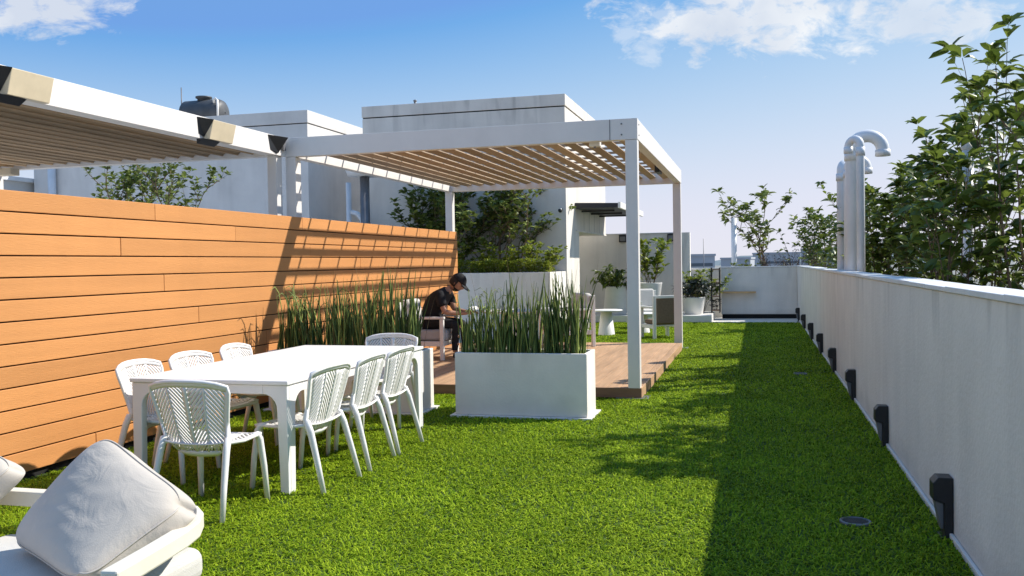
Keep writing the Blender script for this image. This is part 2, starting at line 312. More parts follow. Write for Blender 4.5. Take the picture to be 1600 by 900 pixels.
# ------------------------------------------------------------------ right parapet wall
t = thing('parapet_wall', 'long low grey plaster parapet wall running along the right side', 'wall', (0.983, 0, 0))
w = MB(); w.box((0, 0.5, -0.01), (0.15, 24.1, 1.29)); w.build('wall_face', M['wallp'], t, 0.006)
c = MB()
y = 0.5; r2 = random.Random(5)
while y < 24.1:
    y2 = min(y + 0.6, 24.1); dz = r2.uniform(-.003, .003); c.box((-0.012, y + .003, 1.2925), (0.20, y2 - .003, 1.322 + dz), r2.random()); y = y2
c.build('coping', M['coping'], t, 0.004)
b = MB(); b.box((-0.022, 0.5, 0.0), (-0.003, 23.8, 0.035)); b.build('base_trim', M['white'], t, 0.004)
# far parapet panel
t = thing('parapet_wall', 'pale grey smooth parapet wall closing the far end of the turf', 'wall', (0, 23.9, 0))
w = MB(); w.box((-0.88, 0, 0.10), (0.98, 0.14, 1.285)); w.build('wall_face', M['wallp'], t, 0.006)
w = MB(); w.box((-0.90, -0.015, 1.2875), (0.98, 0.17, 1.315)); w.build('coping', M['coping'], t, 0.004)
w = MB(); w.box((-0.86, 0.03, -0.01), (0.98, 0.12, 0.097)); w.build('gap_shade_block', M['dark'], t)  # near-black block painting the shade in the gap under the panel
pk = MB(); pk.box((-0.9, 23.72, .64), (-.02, 23.895, .685)); tag(pk.build('wooden_shelf', M['wood'], None, 0.004), 'narrow bare wooden plank shelf fixed to the far grey wall', 'shelf')
# wall lights along the parapet
def wall_light():
    t = thing('wall_light', 'x', 'wall light', (0.983, 0, 0), 0, 'black wall lights along the base of the right wall')
    m = MB()
    m.prism([(-0.003, .01), (-0.003, .325), (-.075, .325), (-.10, .295), (-.10, .205), (-.045, .19), (-.045, .01)], 'y', -.055, .055)
    m.build('housing', M['black'], t, 0.004)
    m = MB(); m.prism([(-.0455, .05), (-.0455, .185), (-.090, .201), (-.060, .05)], 'y', -.036, .036); m.build('lens', M['grey'], t, 0.003)
    m = MB(); m.box((-.062, -.06, 0.0), (-.004, .06, .012)); m.build('foot_plate', M['black'], t, .002)
    return t
wl = wall_light()
wls = ['nearest large black wall light at the foot of the right parapet', 'second nearest black wall light on the right parapet, beyond the round floor drain',
       'third black wall light from the front along the right parapet', 'fourth black wall light from the front along the right parapet',
       'fifth black wall light from the front, fourth from the far corner', 'sixth black wall light from the front, third from the far corner',
       'black wall light second from the far corner of the parapet', 'smallest farthest black wall light beside the far corner']
for i, yy in enumerate((5.19, 7.6, 10.01, 12.4, 14.8, 17.25, 19.9, 22.6)):
    if i == 0: wl.location.y = yy; wl['label'] = wls[0]
    else: dup(wl, (0.983, yy, 0), 0, wls[i])
# floor drains
t = thing('floor_drain', 'round dark metal floor drain set in the shaded turf near the wall', 'drain', (.52, 5.35, 0))
m = MB(); m.lathe([(.085, 0.001), (.085, .016), (.074, .02), (.07, .008), (0.001, .008)], n=28); m.build('rim', M['grey'], t)
m = MB()
for k in range(-3, 4): m.box((-math.sqrt(.069 ** 2 - (k * .018) ** 2), k * .018 - .004, .0085), (math.sqrt(.069 ** 2 - (k * .018) ** 2), k * .018 + .004, .016))
m.build('grate', M['black'], t)
dup(t, (.53, 12.19, 0), 0, 'small distant round floor drain in the shaded turf further along')

# ------------------------------------------------------------------ orange slat fence
t = thing('slat_fence', 'orange wooden board fence with horizontal planks along the left side', 'fence', (-5.02, 0, 0))
f = MB(); rr = random.Random(11); nrow = 13; z0 = 0.055; ph = (2.055 - z0) / nrow
joints = {11: [8.05, 12.6], 10: [6.35, 9.62], 9: [11.0], 8: [6.9, 10.2, 13.4], 7: [9.0, 12.0], 6: [7.4, 13.0], 5: [10.6], 4: [8.6, 12.5], 3: [7.0, 11.5], 2: [9.3], 1: [7.9, 12.9], 0: [6.0, 10.0]}
for r in range(nrow):
    js = [2.2] + joints.get(r, [6.8, 9.45, 13.2] if r == 12 else []) + [15.02]
    for a, b in zip(js, js[1:]):
        dx = rr.uniform(-.0015, .0015)
        f.box((-.024 + dx, a + .0025, z0 + r * ph + .005), (0 + dx, b - .0025, z0 + (r + 1) * ph - .005), rr.random())
f.build('plank_panel', M['orange'], t, 0.004)
for yy in (2.4, 4.2, 6.0, 7.8, 9.6, 11.4, 13.2, 14.9):
    p = MB(); p.box((-.092, yy - .03, 0), (-.028, yy + .03, 2.0)); p.build('post', M['grey'], t, .003)
bk = MB(); bk.box((-.0285, 2.2, .06), (-.0265, 14.98, 2.03)); bk.build('gap_shade_sheet', M['dark'], t)  # added sheet; its near-black puts shade into the gaps between planks
p = MB(); p.box((-.09, 2.2, -.01), (-.032, 14.8, .05)); p.build('base_gap_shade', M['dark'], t)  # added strip; near-black colour acts as shade in the gap below the planks

# ------------------------------------------------------------------ pergolas
def blade_mb(xc, y0, y1, zc, w, th, ang, tint, lip=0):
    mt = Matrix.Translation((xc, 0, zc)) @ Matrix.Rotation(-ang, 4, 'Y')
    m = MB(); m.box((-w / 2, y0, -th / 2), (w / 2, y1, th / 2), tint, mt)
    if lip: m.box((-w / 2 - .004, y0, -th / 2 - lip), (-w / 2 + .018, y1, -th / 2 + .001), tint, mt); m.box((w * .12, y0, -th / 2 - lip * .5), (w * .12 + .02, y1, -th / 2 + .001), 1 - tint, mt)
    return m
t = thing('pergola', 'white metal pergola with brown louvre slats standing over the wooden deck', 'pergola', (0, 0, 0))
XA, XB, YA, YB, ZT, BH, BW = -5.40, -1.215, 9.75, 15.62, 3.015, 0.225, 0.11
def bm_(a, b, n='beam'): return MB().box(a, b).build(n, M['beam'], t, 0.004)
bm_((XA, YA, ZT - BH), (XB, YA + BW, ZT)); bm_((XA, YB - BW, ZT - BH), (XB, YB, ZT))
bm_((XB - BW, YA + BW + .002, ZT - BH + .001), (XB - .001, YB - BW - .002, ZT - .001)); bm_((XA + .001, YA + BW + .002, ZT - BH + .001), (XA + BW, YB - BW - .002, ZT - .001))
for px, py in ((XB - .135, YA + .004), (XB - .135, YB - .139), (XA + .01, YA + .004), (XA + .01, YB - .139)):
    q = MB().box((px, py, 0.017), (px + .13, py + .135, ZT - BH - .002)).build('post', M['beam'], t, 0.006)
    MB().box((px - .13, py - .06, 0), (px + .22, py + .20, .016)).build('base_plate', M['grey'], q, .002)
    for bx, by in ((-.035, -.025), (.165, -.025), (-.035, .165), (.165, .165)): pass
jc = MB(); jc.box((XB - .30, YA - .0035, ZT - BH + .003), (XB - .292, YA - .001, ZT - .003)); jc.build('joint_seam', M['grey'], t)
for zz in (.055, .17):
    bt = MB(); bt.tube([(XB - .17, YA - .007, ZT - zz), (XB - .17, YA + .001, ZT - zz)], .009, 10); bt.build('bolt', M['grey'], t)
    bt = MB(); bt.tube([(XB - .002, YA + .12, ZT - zz), (XB + .006, YA + .12, ZT - zz)], .009, 10); bt.build('bolt', M['grey'], t)
nb = 18; sp = (XB - XA - 2 * BW) / (nb + .3)
for k in range(nb):
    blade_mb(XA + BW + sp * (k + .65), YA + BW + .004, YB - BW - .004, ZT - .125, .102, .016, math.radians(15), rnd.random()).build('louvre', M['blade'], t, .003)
for k in range(11):
    yy = YA + .42 + k * .495
    MB().box((XA + BW + .003, yy - .012, ZT - .085), (XB - BW - .003, yy + .012, ZT - .055)).build('cross_rod', M['blade'], t, .002)
# small black floodlight under the right beam
t2 = thing('floodlight', 'small black floodlight hanging under the deck pergola right beam', 'floodlight', (XB - BW - .002, 10.95, ZT - .16))
MB().box((-.10, -.13, -.07), (-.03, .13, .03)).build('housing', M['black'], t2, .008); MB().box((-.03, -.03, -.02), (0, .03, .02)).build('bracket', M['black'], t2, .002)
t2 = thing('floodlight', 'black floodlight further back under the deck pergola right beam', 'floodlight', (XB - BW - .002, 13.6, ZT - .16))
MB().box((-.10, -.2, -.07), (-.03, .2, .03)).build('housing', M['black'], t2, .008); MB().box((-.03, -.03, -.02), (0, .03, .02)).build('bracket', M['black'], t2, .002)
t2 = thing('junction_box', 'small white junction box under the front beam near the post', 'junction box', (-1.70, YA + BW + .004, ZT - BH - .01))
MB().box((-.06, 0, -.03), (.06, .10, .05)).build('casing', M['white'], t2, .006); MB().box((-.012, .02, -.045), (.012, .05, -.031)).build('gland', M['grey'], t2, .002)

t = thing('pergola', 'nearer white pergola with dense brown slat ceiling behind the orange fence', 'pergola', (0, 0, 0))
X2, X1, Y1, Y0 = -9.55, -5.43, 9.735, 2.6
def b2(a, b, n='beam'): return MB().box(a, b).build(n, M['beam'], t, 0.004)
b2((X1 - BW, Y0, ZT - BH), (X1 + .05, Y1 - .002, ZT)); b2((X2, Y0, ZT - BH), (X2 + BW, Y1, ZT))
b2((X2 + BW + .002, Y1 - BW, ZT - BH + .001), (X1 - BW - .002, Y1 - .004, ZT - .001)); b2((X2 + BW + .002, Y0 + .002, ZT - BH + .001), (X1 - BW - .002, Y0 + BW, ZT - .001))
for px, py in ((X1 - .10, Y1 - .16), (X2 + .002, Y1 - .16), (X1 - .13, Y0 + .01), (X2 + .002, Y0 + .01)):
    q = MB().box((px, py, 0.012), (px + .12, py + .13, ZT - BH - .002)).build('post', M['beam'], t, 0.006)
    MB().box((px - .06, py - .05, 0), (px + .19, py + .18, .012)).build('base_plate', M['grey'], q, .002)
nb = 19; sp = (X1 - X2 - 2 * BW) / (nb + .2)
for k in range(nb):
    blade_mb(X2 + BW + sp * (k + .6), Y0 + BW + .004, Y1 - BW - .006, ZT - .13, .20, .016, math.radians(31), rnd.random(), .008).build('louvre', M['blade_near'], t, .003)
# wedge lamps on the near pergola beam
def wedge(yc, label, parts=True, ln=.52):
    xf = X1 + .052
    t = thing('wedge_floodlight', label, 'floodlight', (xf, yc, ZT - .015), 0, 'wedge floodlights on the near pergola beam')
    h = .185
    # black tapering housing that widens away from the beam at its near end
    MB().add([(0, 0, 0), (.13, .10, -.02), (.015, .10, -h), (0, .10, 0), (0, .10, -h), (0, .02, -h * .9)], [(0, 5, 2, 1), (0, 1, 3), (5, 4, 2), (3, 1, 2, 4), (0, 3, 4, 5)]).build('housing', M['black'], t, .002)
    MB().prism([(.002, -.002), (.12, -.02), (.07, -h - .03), (.002, -h - .03)], 'y', .102, ln).build('lens', M['lamp'], t, .006)
    MB().prism([(.002, -h - .035), (.075, -h - .035), (.002, -h - .085)], 'y', -.02, ln * .55).build('bracket', M['black'], t, .002)
    return t
wedge(5.42, 'cream wedge floodlight nearest on the white pergola beam at left edge')
wedge(7.98, 'cream wedge floodlight midway along the near pergola beam')
t = thing('bracket_lamp', 'black triangular bracket lamp at the pergola corner joint', 'lamp', (X1 + .052, 9.34, ZT - .01))
MB().add([(0, 0, 0), (.12, .26, -.01), (.02, .2, -.19), (0, .3, 0), (0, .2, -.2), (0, .05, -.17)], [(0, 5, 2, 1), (0, 1, 3), (5, 4, 2), (3, 1, 2, 4), (0, 3, 4, 5)]).build('housing', M['black'], t, .002)
MB().box((.002, .30, -.15), (.03, .36, -.03)).build('fixing_plate', M['grey'], t, .002)
# floodlight on the far post of near pergola
t = thing('floodlight', 'small tan faced floodlight on a black arm at far left post', 'floodlight', (-9.40, 9.52, 2.66))
MB().tube([(0, 0, -.12), (0, -.02, 0), (.12, -.03, .07)], .022, 8).build('arm', M['black'], t); MB().box((.10, -.10, .04), (.36, .05, .13)).build('lamp_head', M['lamp'], t, .01)

# ------------------------------------------------------------------ deck
t = thing('wooden_deck', 'low reddish brown timber deck platform beneath the white pergola', 'deck', (0, 0, 0))
d = MB(); x = -5.0; rr = random.Random(4)
while x < -1.24:
    x2 = x + .148; d.box((x + .003, 9.78, .093), (min(x2, -1.232) - .003, 15.28, .118), rr.random()); x = x2
d.build('deck_boards', M['deck'], t, .003)
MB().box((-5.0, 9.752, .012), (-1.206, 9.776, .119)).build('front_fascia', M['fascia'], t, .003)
MB().box((-1.23, 9.778, .002), (-1.206, 15.28, .1195)).build('side_fascia', M['deck'], t, .003)
MB().box((-4.98, 9.80, -.005), (-1.235, 15.26, .09)).build('subframe', M['dark'], t)  # solid block; near-black stands in for the shade under the boards

# ------------------------------------------------------------------ table
TX0, TX1, TY0, TY1, TZ = -4.13, -2.935, 5.27, 7.76, .745
t = thing('dining_table', 'long white resin dining table with rounded arched apron standing on the turf', 'table', (0, 0, 0))
MB().box((TX0, TY0, TZ - .028), (TX1, TY1, TZ)).build('tabletop', M['tabletop'], t, .006, seg=3)
def leg_poly(s, W=.075, Rr=.10, A=.06):
    # outline in (lateral, z): lateral from 0 (outer) inward
    zt = TZ - .030; pts = [(0, 0), (W * .8, 0), (W, zt - A - Rr)]
    for k in range(1, 7):
        a = k / 6 * math.pi / 2; pts.append((W + Rr - Rr * math.cos(a), zt - A - Rr + Rr * math.sin(a)))
    pts += [(W + Rr, zt), (0, zt)]
    return pts
for sx in (0, 1):
    for sy in (0, 1):
        m = MB(); P = leg_poly(0)
        cx_ = TX0 + .012 if sx == 0 else TX1 - .012; cy_ = TY0 + .012 if sy == 0 else TY1 - .012
        dx = 1 if sx == 0 else -1; dy = 1 if sy == 0 else -1
        m.prism([(cx_ + dx * a, b) for a, b in P], 'y', *sorted((cy_, cy_ + dy * .034)))
        m.prism([(cy_ + dy * (.0345 + a), b) for a, b in P], 'x', *sorted((cx_, cx_ + dx * .034)))
        m.build('leg', M['tabletop'], t, .005)
A = .06; zt = TZ - .030; L = .175 + .012
for a, b in (((TX0 + L, TY0 + .013, zt - A), (TX1 - L, TY0 + .045, zt)), ((TX0 + L, TY1 - .045, zt - A), (TX1 - L, TY1 - .013, zt)),
             ((TX0 + .013, TY0 + L + .035, zt - A), (TX0 + .045, TY1 - L - .035, zt)), ((TX1 - .045, TY0 + L + .035, zt - A), (TX1 - .013, TY1 - L - .035, zt))):
    MB().box(a, b).build('apron', M['tabletop'], t, .003)

# ------------------------------------------------------------------ white herringbone chairs
def patterned(fn, nu, v0, v1, pitch, frame_u=.93, solid=(.007, .010)):
    """fn(u,v)->Vector ; returns (slat MB, rib MB)"""
    sl_, rb = MB(), MB()
    cols = [(-frame_u, -.50), (-.44, -.06), (.06, .44), (.50, frame_u)]
    def strip(mb, pts):     # pts list of ((u,v),(u,v)) pairs
        vs = []; 
        for a, b in pts: vs += [fn(*a), fn(*b)]
        mb.add(vs, [(2 * i, 2 * i + 1, 2 * i + 3, 2 * i + 2) for i in range(len(pts) - 1)], .5, True)
    for ci, (ua, ub) in enumerate(cols):
        up = 1 if ci in (0, 2) else -1
        rise = .26 * up
        k = -12
        while True:
            vb = v0 + k * pitch; k += 1
            if vb > v1 + .3: break
            pts = []
            for i in range(5):
                s_ = i / 4; u = ua - .015 + (ub - ua + .03) * s_; va = vb + rise * s_
                lo, hi = va, va + pitch * .68
                lo = max(lo, v0 - .004); hi = min(hi, v1 + .004)
                if hi - lo < .002: continue
                pts.append(((u, lo), (u, hi)))
            if len(pts) > 1: strip(sl_, pts)
    n = 12
    for ua, ub in ((-.50, -.44), (-.06, .06), (.44, .50)):
        strip(rb, [((ua, v0 + (v1 - v0) * i / n), (ub, v0 + (v1 - v0) * i / n)) for i in range(n + 1)])
    for sgn in (-1, 1):
        strip(rb, [((sgn * frame_u, v0 + (v1 - v0) * i / n), (sgn * 1.0, v0 + (v1 - v0) * i / n)) for i in range(n + 1)])
    for va, vb in ((0, v0), (v1, 1)):
        strip(rb, [((-1 + i / 8, va), (-1 + i / 8, vb)) for i in range(17)])
    return sl_, rb
def back_fn(u, v):
    w = .195 + .068 * v ** 1.4
    if v < .30: w *= math.sqrt(max(0, 1 - ((.30 - v) / .36) ** 2))
    z = .355 + .468 * v - .040 * abs(u) ** 3 * v
    y = -.165 - .105 * v ** 1.25 + .060 * u * u * (.5 + .5 * v) + .05 * (1 - v) ** 4
    return Vector((u * w, y, z))
def seat_fn(u, v):
    w = .215 - .012 * (1 - v); z = .435 + .018 * abs(u) ** 2.5 - .02 * math.sin(math.pi * v) + (.0 if v < .85 else -.02 * ((v - .85) / .15) ** 2)
    return Vector((u * w, -.17 + .42 * v, z))
def solid(o, th):
    s_ = o.modifiers.new('solid', 'SOLIDIFY'); s_.thickness = th; s_.offset = 0
def make_chair(label):
    t = thing('garden_chair', label, 'chair', (0, 0, 0), 0, 'white moulded chairs around the dining table')
    for nm, fn, v0, v1, pt in (('backrest', back_fn, .07, .93, .066), ('seat', seat_fn, .08, .90, .085)):
        a, b = patterned(fn, 4, v0, v1, pt)
        o1 = obj(nm, b.mesh(nm, M['plastic']), t); solid(o1, .010)
        o2 = obj(nm + '_slats', a.mesh(nm + '_slats', M['plastic']), o1); solid(o2, .006)
    m = MB(); path = [back_fn(-1, v) for v in (.2, .35, .5, .65, .8, .92)] + [back_fn(u, 1) + Vector((0, 0, 0)) for u in (-.96, -.75, -.5, -.25, 0, .25, .5, .75, .96)] + [back_fn(1, v) for v in (.92, .8, .65, .5, .35, .2)]
    m.tube(path, .0125, 8); m.build('back_frame', M['plastic'], t)
    m = MB(); m.tube([seat_fn(-1, 0) + Vector((0, 0, -.008)), seat_fn(-1, .5) + Vector((0, 0, -.008)), seat_fn(-1, .95) + Vector((0, 0, -.008)), seat_fn(-.9, 1.0) + Vector((0, 0, -.008)), seat_fn(.9, 1.0) + Vector((0, 0, -.008)), seat_fn(1, .95) + Vector((0, 0, -.008)), seat_fn(1, .5) + Vector((0, 0, -.008)), seat_fn(1, 0) + Vector((0, 0, -.008))], .012, 8); m.build('seat_rail', M['plastic'], t)
    for s_ in (-1, 1):
        m = MB(); m.tube([(s_ * .245, -.285, 0), (s_ * .232, -.235, .2), (s_ * .219, -.180, .40), (s_ * .214, -.150, .47), back_fn(s_, .3) + Vector((0, .002, 0)), back_fn(s_, .55)], [.018, .021, .025, .024, .019, .012], 8, flat=.85); m.build('leg', M['plastic'], t)
        m = MB(); m.tube([(s_ * .236, .265, 0), (s_ * .226, .25, .22), (s_ * .212, .225, .40), (s_ * .208, .205, .432), (s_ * .208, .15, .438)], [.017, .020, .024, .021, .013], 8); m.build('leg', M['plastic'], t)
    return t
ch = make_chair('white leaf-pattern chair at the near end of the table, back to camera')
ch.location = (-3.25, 4.87, 0); ch.rotation_euler.z = .03
H2 = math.pi / 2
for i, (x, y, a, lb) in enumerate([
    (-2.985, 5.58, H2, 'white leaf-pattern chair nearest the camera on the right side of the table'),
    (-2.985, 6.23, H2, 'middle white leaf-pattern chair on the right side of the table'),
    (-2.985, 6.82, H2, 'white leaf-pattern chair farthest along the right side of the table'),
    (-4.08, 5.60, -H2, 'nearest white leaf-pattern chair on the fence side of the table'),
    (-4.08, 6.20, -H2, 'middle white leaf-pattern chair on the fence side of the table'),
    (-4.12, 6.92, -H2, 'farthest white leaf-pattern chair on the fence side of the table'),
    (-3.36, 7.84, math.pi, 'white chair at the far end of the table before the left planter')]):
    dup(ch, (x, y, 0), a + (-.06, .03, -.02, .05, -.04, .07, .04)[i], lb)

# ------------------------------------------------------------------ planters with reeds
def planter(x0, x1, y0, y1, z, label):
    t = thing('planter_box', label, 'planter', (x0, y0, 0), 0, 'rectangular white planters on the turf')
    w = x1 - x0; d = y1 - y0; th = .035
    m = MB()
    m.box((0, 0, .026), (w, th, z)); m.box((0, d - th, .022), (w, d, z)); m.box((0, th + .001, .022), (th, d - th - .001, z - .001)); m.box((w - th, th + .001, .022), (w, d - th - .001, z - .001))
    m.build('box_walls', M['concrete'], t, .006)
    MB().box((-.045, -.045, 0), (w + .045, d + .045, .024)).build('base_plate', M['white'], t, .003)
    MB().box((th + .002, th + .002, .1), (w - th - .002, d - th - .002, z - .05)).build('soil', M['soil'], t)
planter(-2.845, -1.543, 8.367, 8.83, .625, 'white concrete planter box full of reeds in the middle of the turf')
planter(-4.88, -3.235, 8.367, 8.83, .625, 'white concrete planter box half hidden behind the dining table')
def reeds(name, x0, x1, y0, y1, z, n, hmin, hmax, label, seed, prof):
    r = random.Random(seed); t = thing(name, label, 'reeds', ((x0 + x1) / 2, (y0 + y1) / 2, z))
    g, dr = MB(), MB(); cx_, cy_ = (x0 + x1) / 2, (y0 + y1) / 2
    for k in range(n):
        s_ = r.random(); x = x0 + (x1 - x0) * s_ - cx_; y = r.uniform(y0, y1) - cy_
        h = (hmin + (hmax - hmin) * r.random() ** 1.6) * prof(s_); dry = r.random() < .11
        if dry: h *= 1.25
        lx, ly = r.gauss(0, .10), r.gauss(0, .08); bend = r.gauss(0, .04)
        rad = r.choice((.006, .009, .013, .017)) * r.uniform(.8, 1.15) if not dry else .0028
        pts = [(x + lx * h * q + bend * q * q, y + ly * h * q, h * q) for q in (0, .35, .7, 1)]
        (dr if dry else g).tube(pts, [rad, rad, rad * .8, rad * .18], 5, r.random() ** 1.5, flat=.7, caps=False)
    # a few arching strap leaves at the left end
    for k in range(26):
        x = x0 + r.uniform(.02, .5) * (x1 - x0) * (.5 if k < 16 else 1.9) - cx_; y = r.uniform(y0, y1) - cy_; h = r.uniform(.55, .85) * hmax; a = r.uniform(0, 6.28); L_ = r.uniform(.08, .25)
        pts = [(x + math.cos(a) * L_ * q ** 2.2, y + math.sin(a) * L_ * q ** 2.2, h * (math.sin(q * 1.9) / 1.0) * .95) for q in (0, .2, .4, .6, .8, 1)]
        g.tube(pts, [.005, .008, .009, .008, .006, .002], 4, .5 + .5 * r.random(), flat=.25, caps=False)
    g.build('stems', M['reed'], t); dr.build('dry_stalks', M['reeddry'], t)
reeds('reed_clump', -2.79, -1.60, 8.42, 8.78, .57, 290, .40, .86, 'dense dark green spiky reeds growing in the middle planter', 2, lambda s_: .78 + .22 * min(1, s_ * 1.9) if s_ < .35 else 1.0)
reeds('reed_clump', -4.82, -3.29, 8.42, 8.78, .57, 400, .40, .92, 'dense dark green spiky reeds beside the orange fence behind the table', 5, lambda s_: .75 + .3 * s_)

# ------------------------------------------------------------------ buildings
t = thing('rooftop_building', 'large grey flat-roofed rooftop building with a white lit side behind the pergola', 'building', (0, 0, 0))
ax, ay, az_, al = -3.80, 18.5, 4.975, -8.325
m = MB(); m.box((al, ay, -.01), (ax, 19.9, 4.71)); m.box((al, 19.9, 2.18), (ax, 23.6, 4.71)); m.box((al, 19.9, -.01), (ax - 1.1, 23.6, 2.18)); m.build('wall', M['bldgA'], t)
m = MB(); m.box((al - .012, ay - .012, 4.735), (ax + .012, 23.61, 4.975)); m.build('parapet', M['bldgA'], t, .006)
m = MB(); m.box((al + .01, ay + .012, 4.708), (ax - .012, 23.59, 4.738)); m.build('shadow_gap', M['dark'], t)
for yy in (20.5, 21.2, 21.9, 22.6, 23.2): MB().box((ax + .0005, yy, 2.205), (ax + .003, yy + .012, 2.64)).build('panel_seam', M['grey'], t)
MB().box((ax + .001, 19.5, 2.165), (ax + .02, 23.6, 2.20)).build('lintel_trim', M['wallp'], t, .003)
t = thing('door_canopy', 'thin black canopy slab over the passage of the rooftop building', 'canopy', (0, 0, 0))
m = MB(); m.prism([(ax + .003, 2.66), (-2.86, 2.655), (-2.86, 2.75), (ax + .003, 2.78)], 'y', 19.43, 23.5); m.build('slab', M['black'], t, .004)
m = MB(); m.box((-2.856, 19.42, 2.64), (-2.80, 23.5, 2.77)); m.build('fascia', M['white'], t, .004)
for yy in (20.2, 21.4, 22.6):
    MB().box((ax + .003, yy, 2.615), (-3.05, yy + .03, 2.652)).build('bracket', M['black'], t, .002)
t = thing('security_camera', 'tiny dark dome camera on the grey wall by the building corner', 'camera', (-3.90, 18.49, 2.58))
MB().tube([(0, -.0, .02), (0, -.08, .01)], .02, 8).build('mount', M['white'], t); MB().lathe([(.01, -.06), (.035, -.045), (.045, -.02), (.04, .01), (.01, .02)], (0, -.11, 0), 14).build('dome', M['black'], t)
MB().tube([(-3.90, 18.48, 2.75), (-3.90, 18.48, 3.1)], .02, 8); 
t = thing('rooftop_vent', 'small metal stub on top of the large rooftop building', 'vent', (-7.2, 18.8, 4.975))
MB().tube([(0, 0, 0), (0, 0, .10)], .03, 8).build('pipe', M['grey'], t); MB().lathe([(.04, .10), (.045, .12), (.01, .14)], n=12).build('cap', M['grey'], t)

t = thing('rooftop_building', 'long grey rooftop building on the left behind the orange fence', 'building', (0, 0, 0))
bx, by, bz, bl = -9.40, 18.0, 4.895, -16.6
MB().box((bl, by, -.01), (bx, 21.3, 4.60)).build('wall', M['bldg'], t)
m = MB(); m.box((bl - .01, by - .012, 4.622), (bx + .012, 21.31, bz)); m.build('parapet', M['bldg'], t, .006)
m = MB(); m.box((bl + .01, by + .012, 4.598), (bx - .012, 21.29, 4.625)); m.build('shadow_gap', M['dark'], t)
m = MB(); m.tube([(-16.0, 17.9, 0), (-16.0, 17.9, 4.4)], .09, 12); tag(m.build('drainpipe', M['pipe']), 'pale vertical drainpipe on the far left of the grey building', 'pipe')
t = thing('rooftop_shed', 'dull brown grey wall block at the far left above the fence', 'building', (0, 0, 0))
MB().box((-22, 17.0, -.01), (-16.75, 20, 3.6)).build('wall', M['floor'], t); MB().box((-22.1, 16.9, 3.602), (-16.65, 20.1, 3.7)).build('roof', M['coping'], t, .01)
# water tank on B
t = thing('water_tank', 'dark grey horizontal steel water tank on the left building roof', 'tank', (-12.76, 19.3, 4.83)); t.scale = (.88, .88, .88)
m = MB()
prof = [(-.60, .36), (-.585, .37), (-.57, .38), (.42, .38), (.52, .34), (.58, .22), (.60, .02)]
vs = []; n = 24
for y_, r_ in prof: vs += [(y_, r_ * math.cos(2 * math.pi * k / n), .42 + r_ * math.sin(2 * math.pi * k / n)) for k in range(n)]
m.add(vs, [(i * n + k, i * n + (k + 1) % n, (i + 1) * n + (k + 1) % n, (i + 1) * n + k) for i in range(len(prof) - 1) for k in range(n)], .5, True); m.build('drum', M['tank'], t)
m = MB(); m.lathe([(.17, .76), (.17, .84), (.22, .85), (.22, .89), (.02, .90)], (-.05, 0, 0), 20); m.build('hatch', M['tank'], t)
for xx in (-.4, .35): MB().box((xx - .05, -.3, 0), (xx + .05, .3, .12)).build('cradle', M['grey'], t, .005)
MB().tube([(.44, -.25, .60), (.44, -.3, .74), (.50, -.3, .77), (.56, -.3, .72), (.56, -.3, .2)], .03, 8).build('outlet_pipe', M['white'], t)
m = MB(); m.tube([(0, 0, 0), (0, 0, .98)], [.02, .012], 6); o = m.build('antenna_pole', M['grey']); o.location = (-13.42, 19.3, 4.9); tag(o, 'thin vertical antenna rod beside the dark water tank', 'antenna')
# white things between the buildings
t = thing('drain_pipes', 'white drain pipes and bend on the grey wall between both buildings', 'pipes', (-8.55, 18.2, 0))
MB().tube([(0, 0, 0), (0, 0, 3.3)], .06, 10).build('riser', M['pipe'], t)
MB().tube([(.32, 0, 0), (.32, 0, 2.35), (.30, 0, 2.5), (.2, 0, 2.62), (.06, 0, 2.66)], .055, 10).build('bend', M['pipe'], t)
MB().tube([(-.55, 0, 2.46), (.6, 0, 2.30)], .012, 6).build('cable', M['grey'], t)
t = thing('ventilation_hood', 'rounded grey ventilator hood behind the pergola beam by the left building', 'vent', (-7.9, 17.6, 0))
MB().tube([(0, 0, 0), (0, 0, 3.35)], .10, 12).build('duct', M['grey'], t)
MB().lathe([(.35, 3.36), (.40, 3.5), (.34, 3.68), (.2, 3.8), (.02, 3.84)], n=20).build('hood', M['pipe'], t)

# far grey wall with lamps
t = thing('back_wall', 'smooth grey boundary wall at the far end behind potted plants', 'wall', (0, 24, 0))
MB().box((-4.9, 0, -.01), (-1.90, .2, 2.21)).build('wall_face', M['bldgA'], t, .005)
MB().box((-1.898, -.03, -.01), (-1.665, .23, 2.225)).build('end_pier', M['wallp'], t, .005)
MB().box((-4.9, -.02, 2.212), (-1.91, .22, 2.235)).build('coping', M['coping'], t, .003)
for xx, lb in ((-3.40, 'left square black lamp on the far grey wall'), (-2.14, 'right square black lamp on the far grey wall beside the rear pergola post')):
    t = thing('square_wall_lamp', lb, 'wall lamp', (xx, 24, 2.10), 0, 'square black lamps on the far wall')
    MB().box((-.10, -.10, -.10), (.10, -.002, .10)).build('housing', M['black'], t, .006); MB().box((-.07, -.112, -.07), (.07, -.101, .05)).build('lens', M['grey'], t, .003)
t = thing('low_wall', 'low beige wall strip behind the yellow green shrub', 'wall', (0, 24.3, 0))
MB().box((-1.66, 0, -.01), (-.86, .2, 1.24)).build('wall_face', M['floor'], t); MB().box((-1.66, -.02, 1.242), (-.86, .22, 1.29)).build('coping', M['white'], t, .003)
# retaining planter with hedge
t = thing('raised_planter', 'tall white raised planter wall in front of the rooftop building', 'planter', (0, 0, 0))
MB().box((-8.2, 17.0, -.01), (-3.822, 17.12, 1.31)).build('front_wall', M['wallp'], t, .006); MB().box((-3.942, 17.122, -.01), (-3.822, 18.49, 1.308)).build('side_wall', M['wallp'], t, .006)
MB().box((-8.2, 17.122, .2), (-3.945, 18.48, 1.22)).build('soil', M['soil'], t)

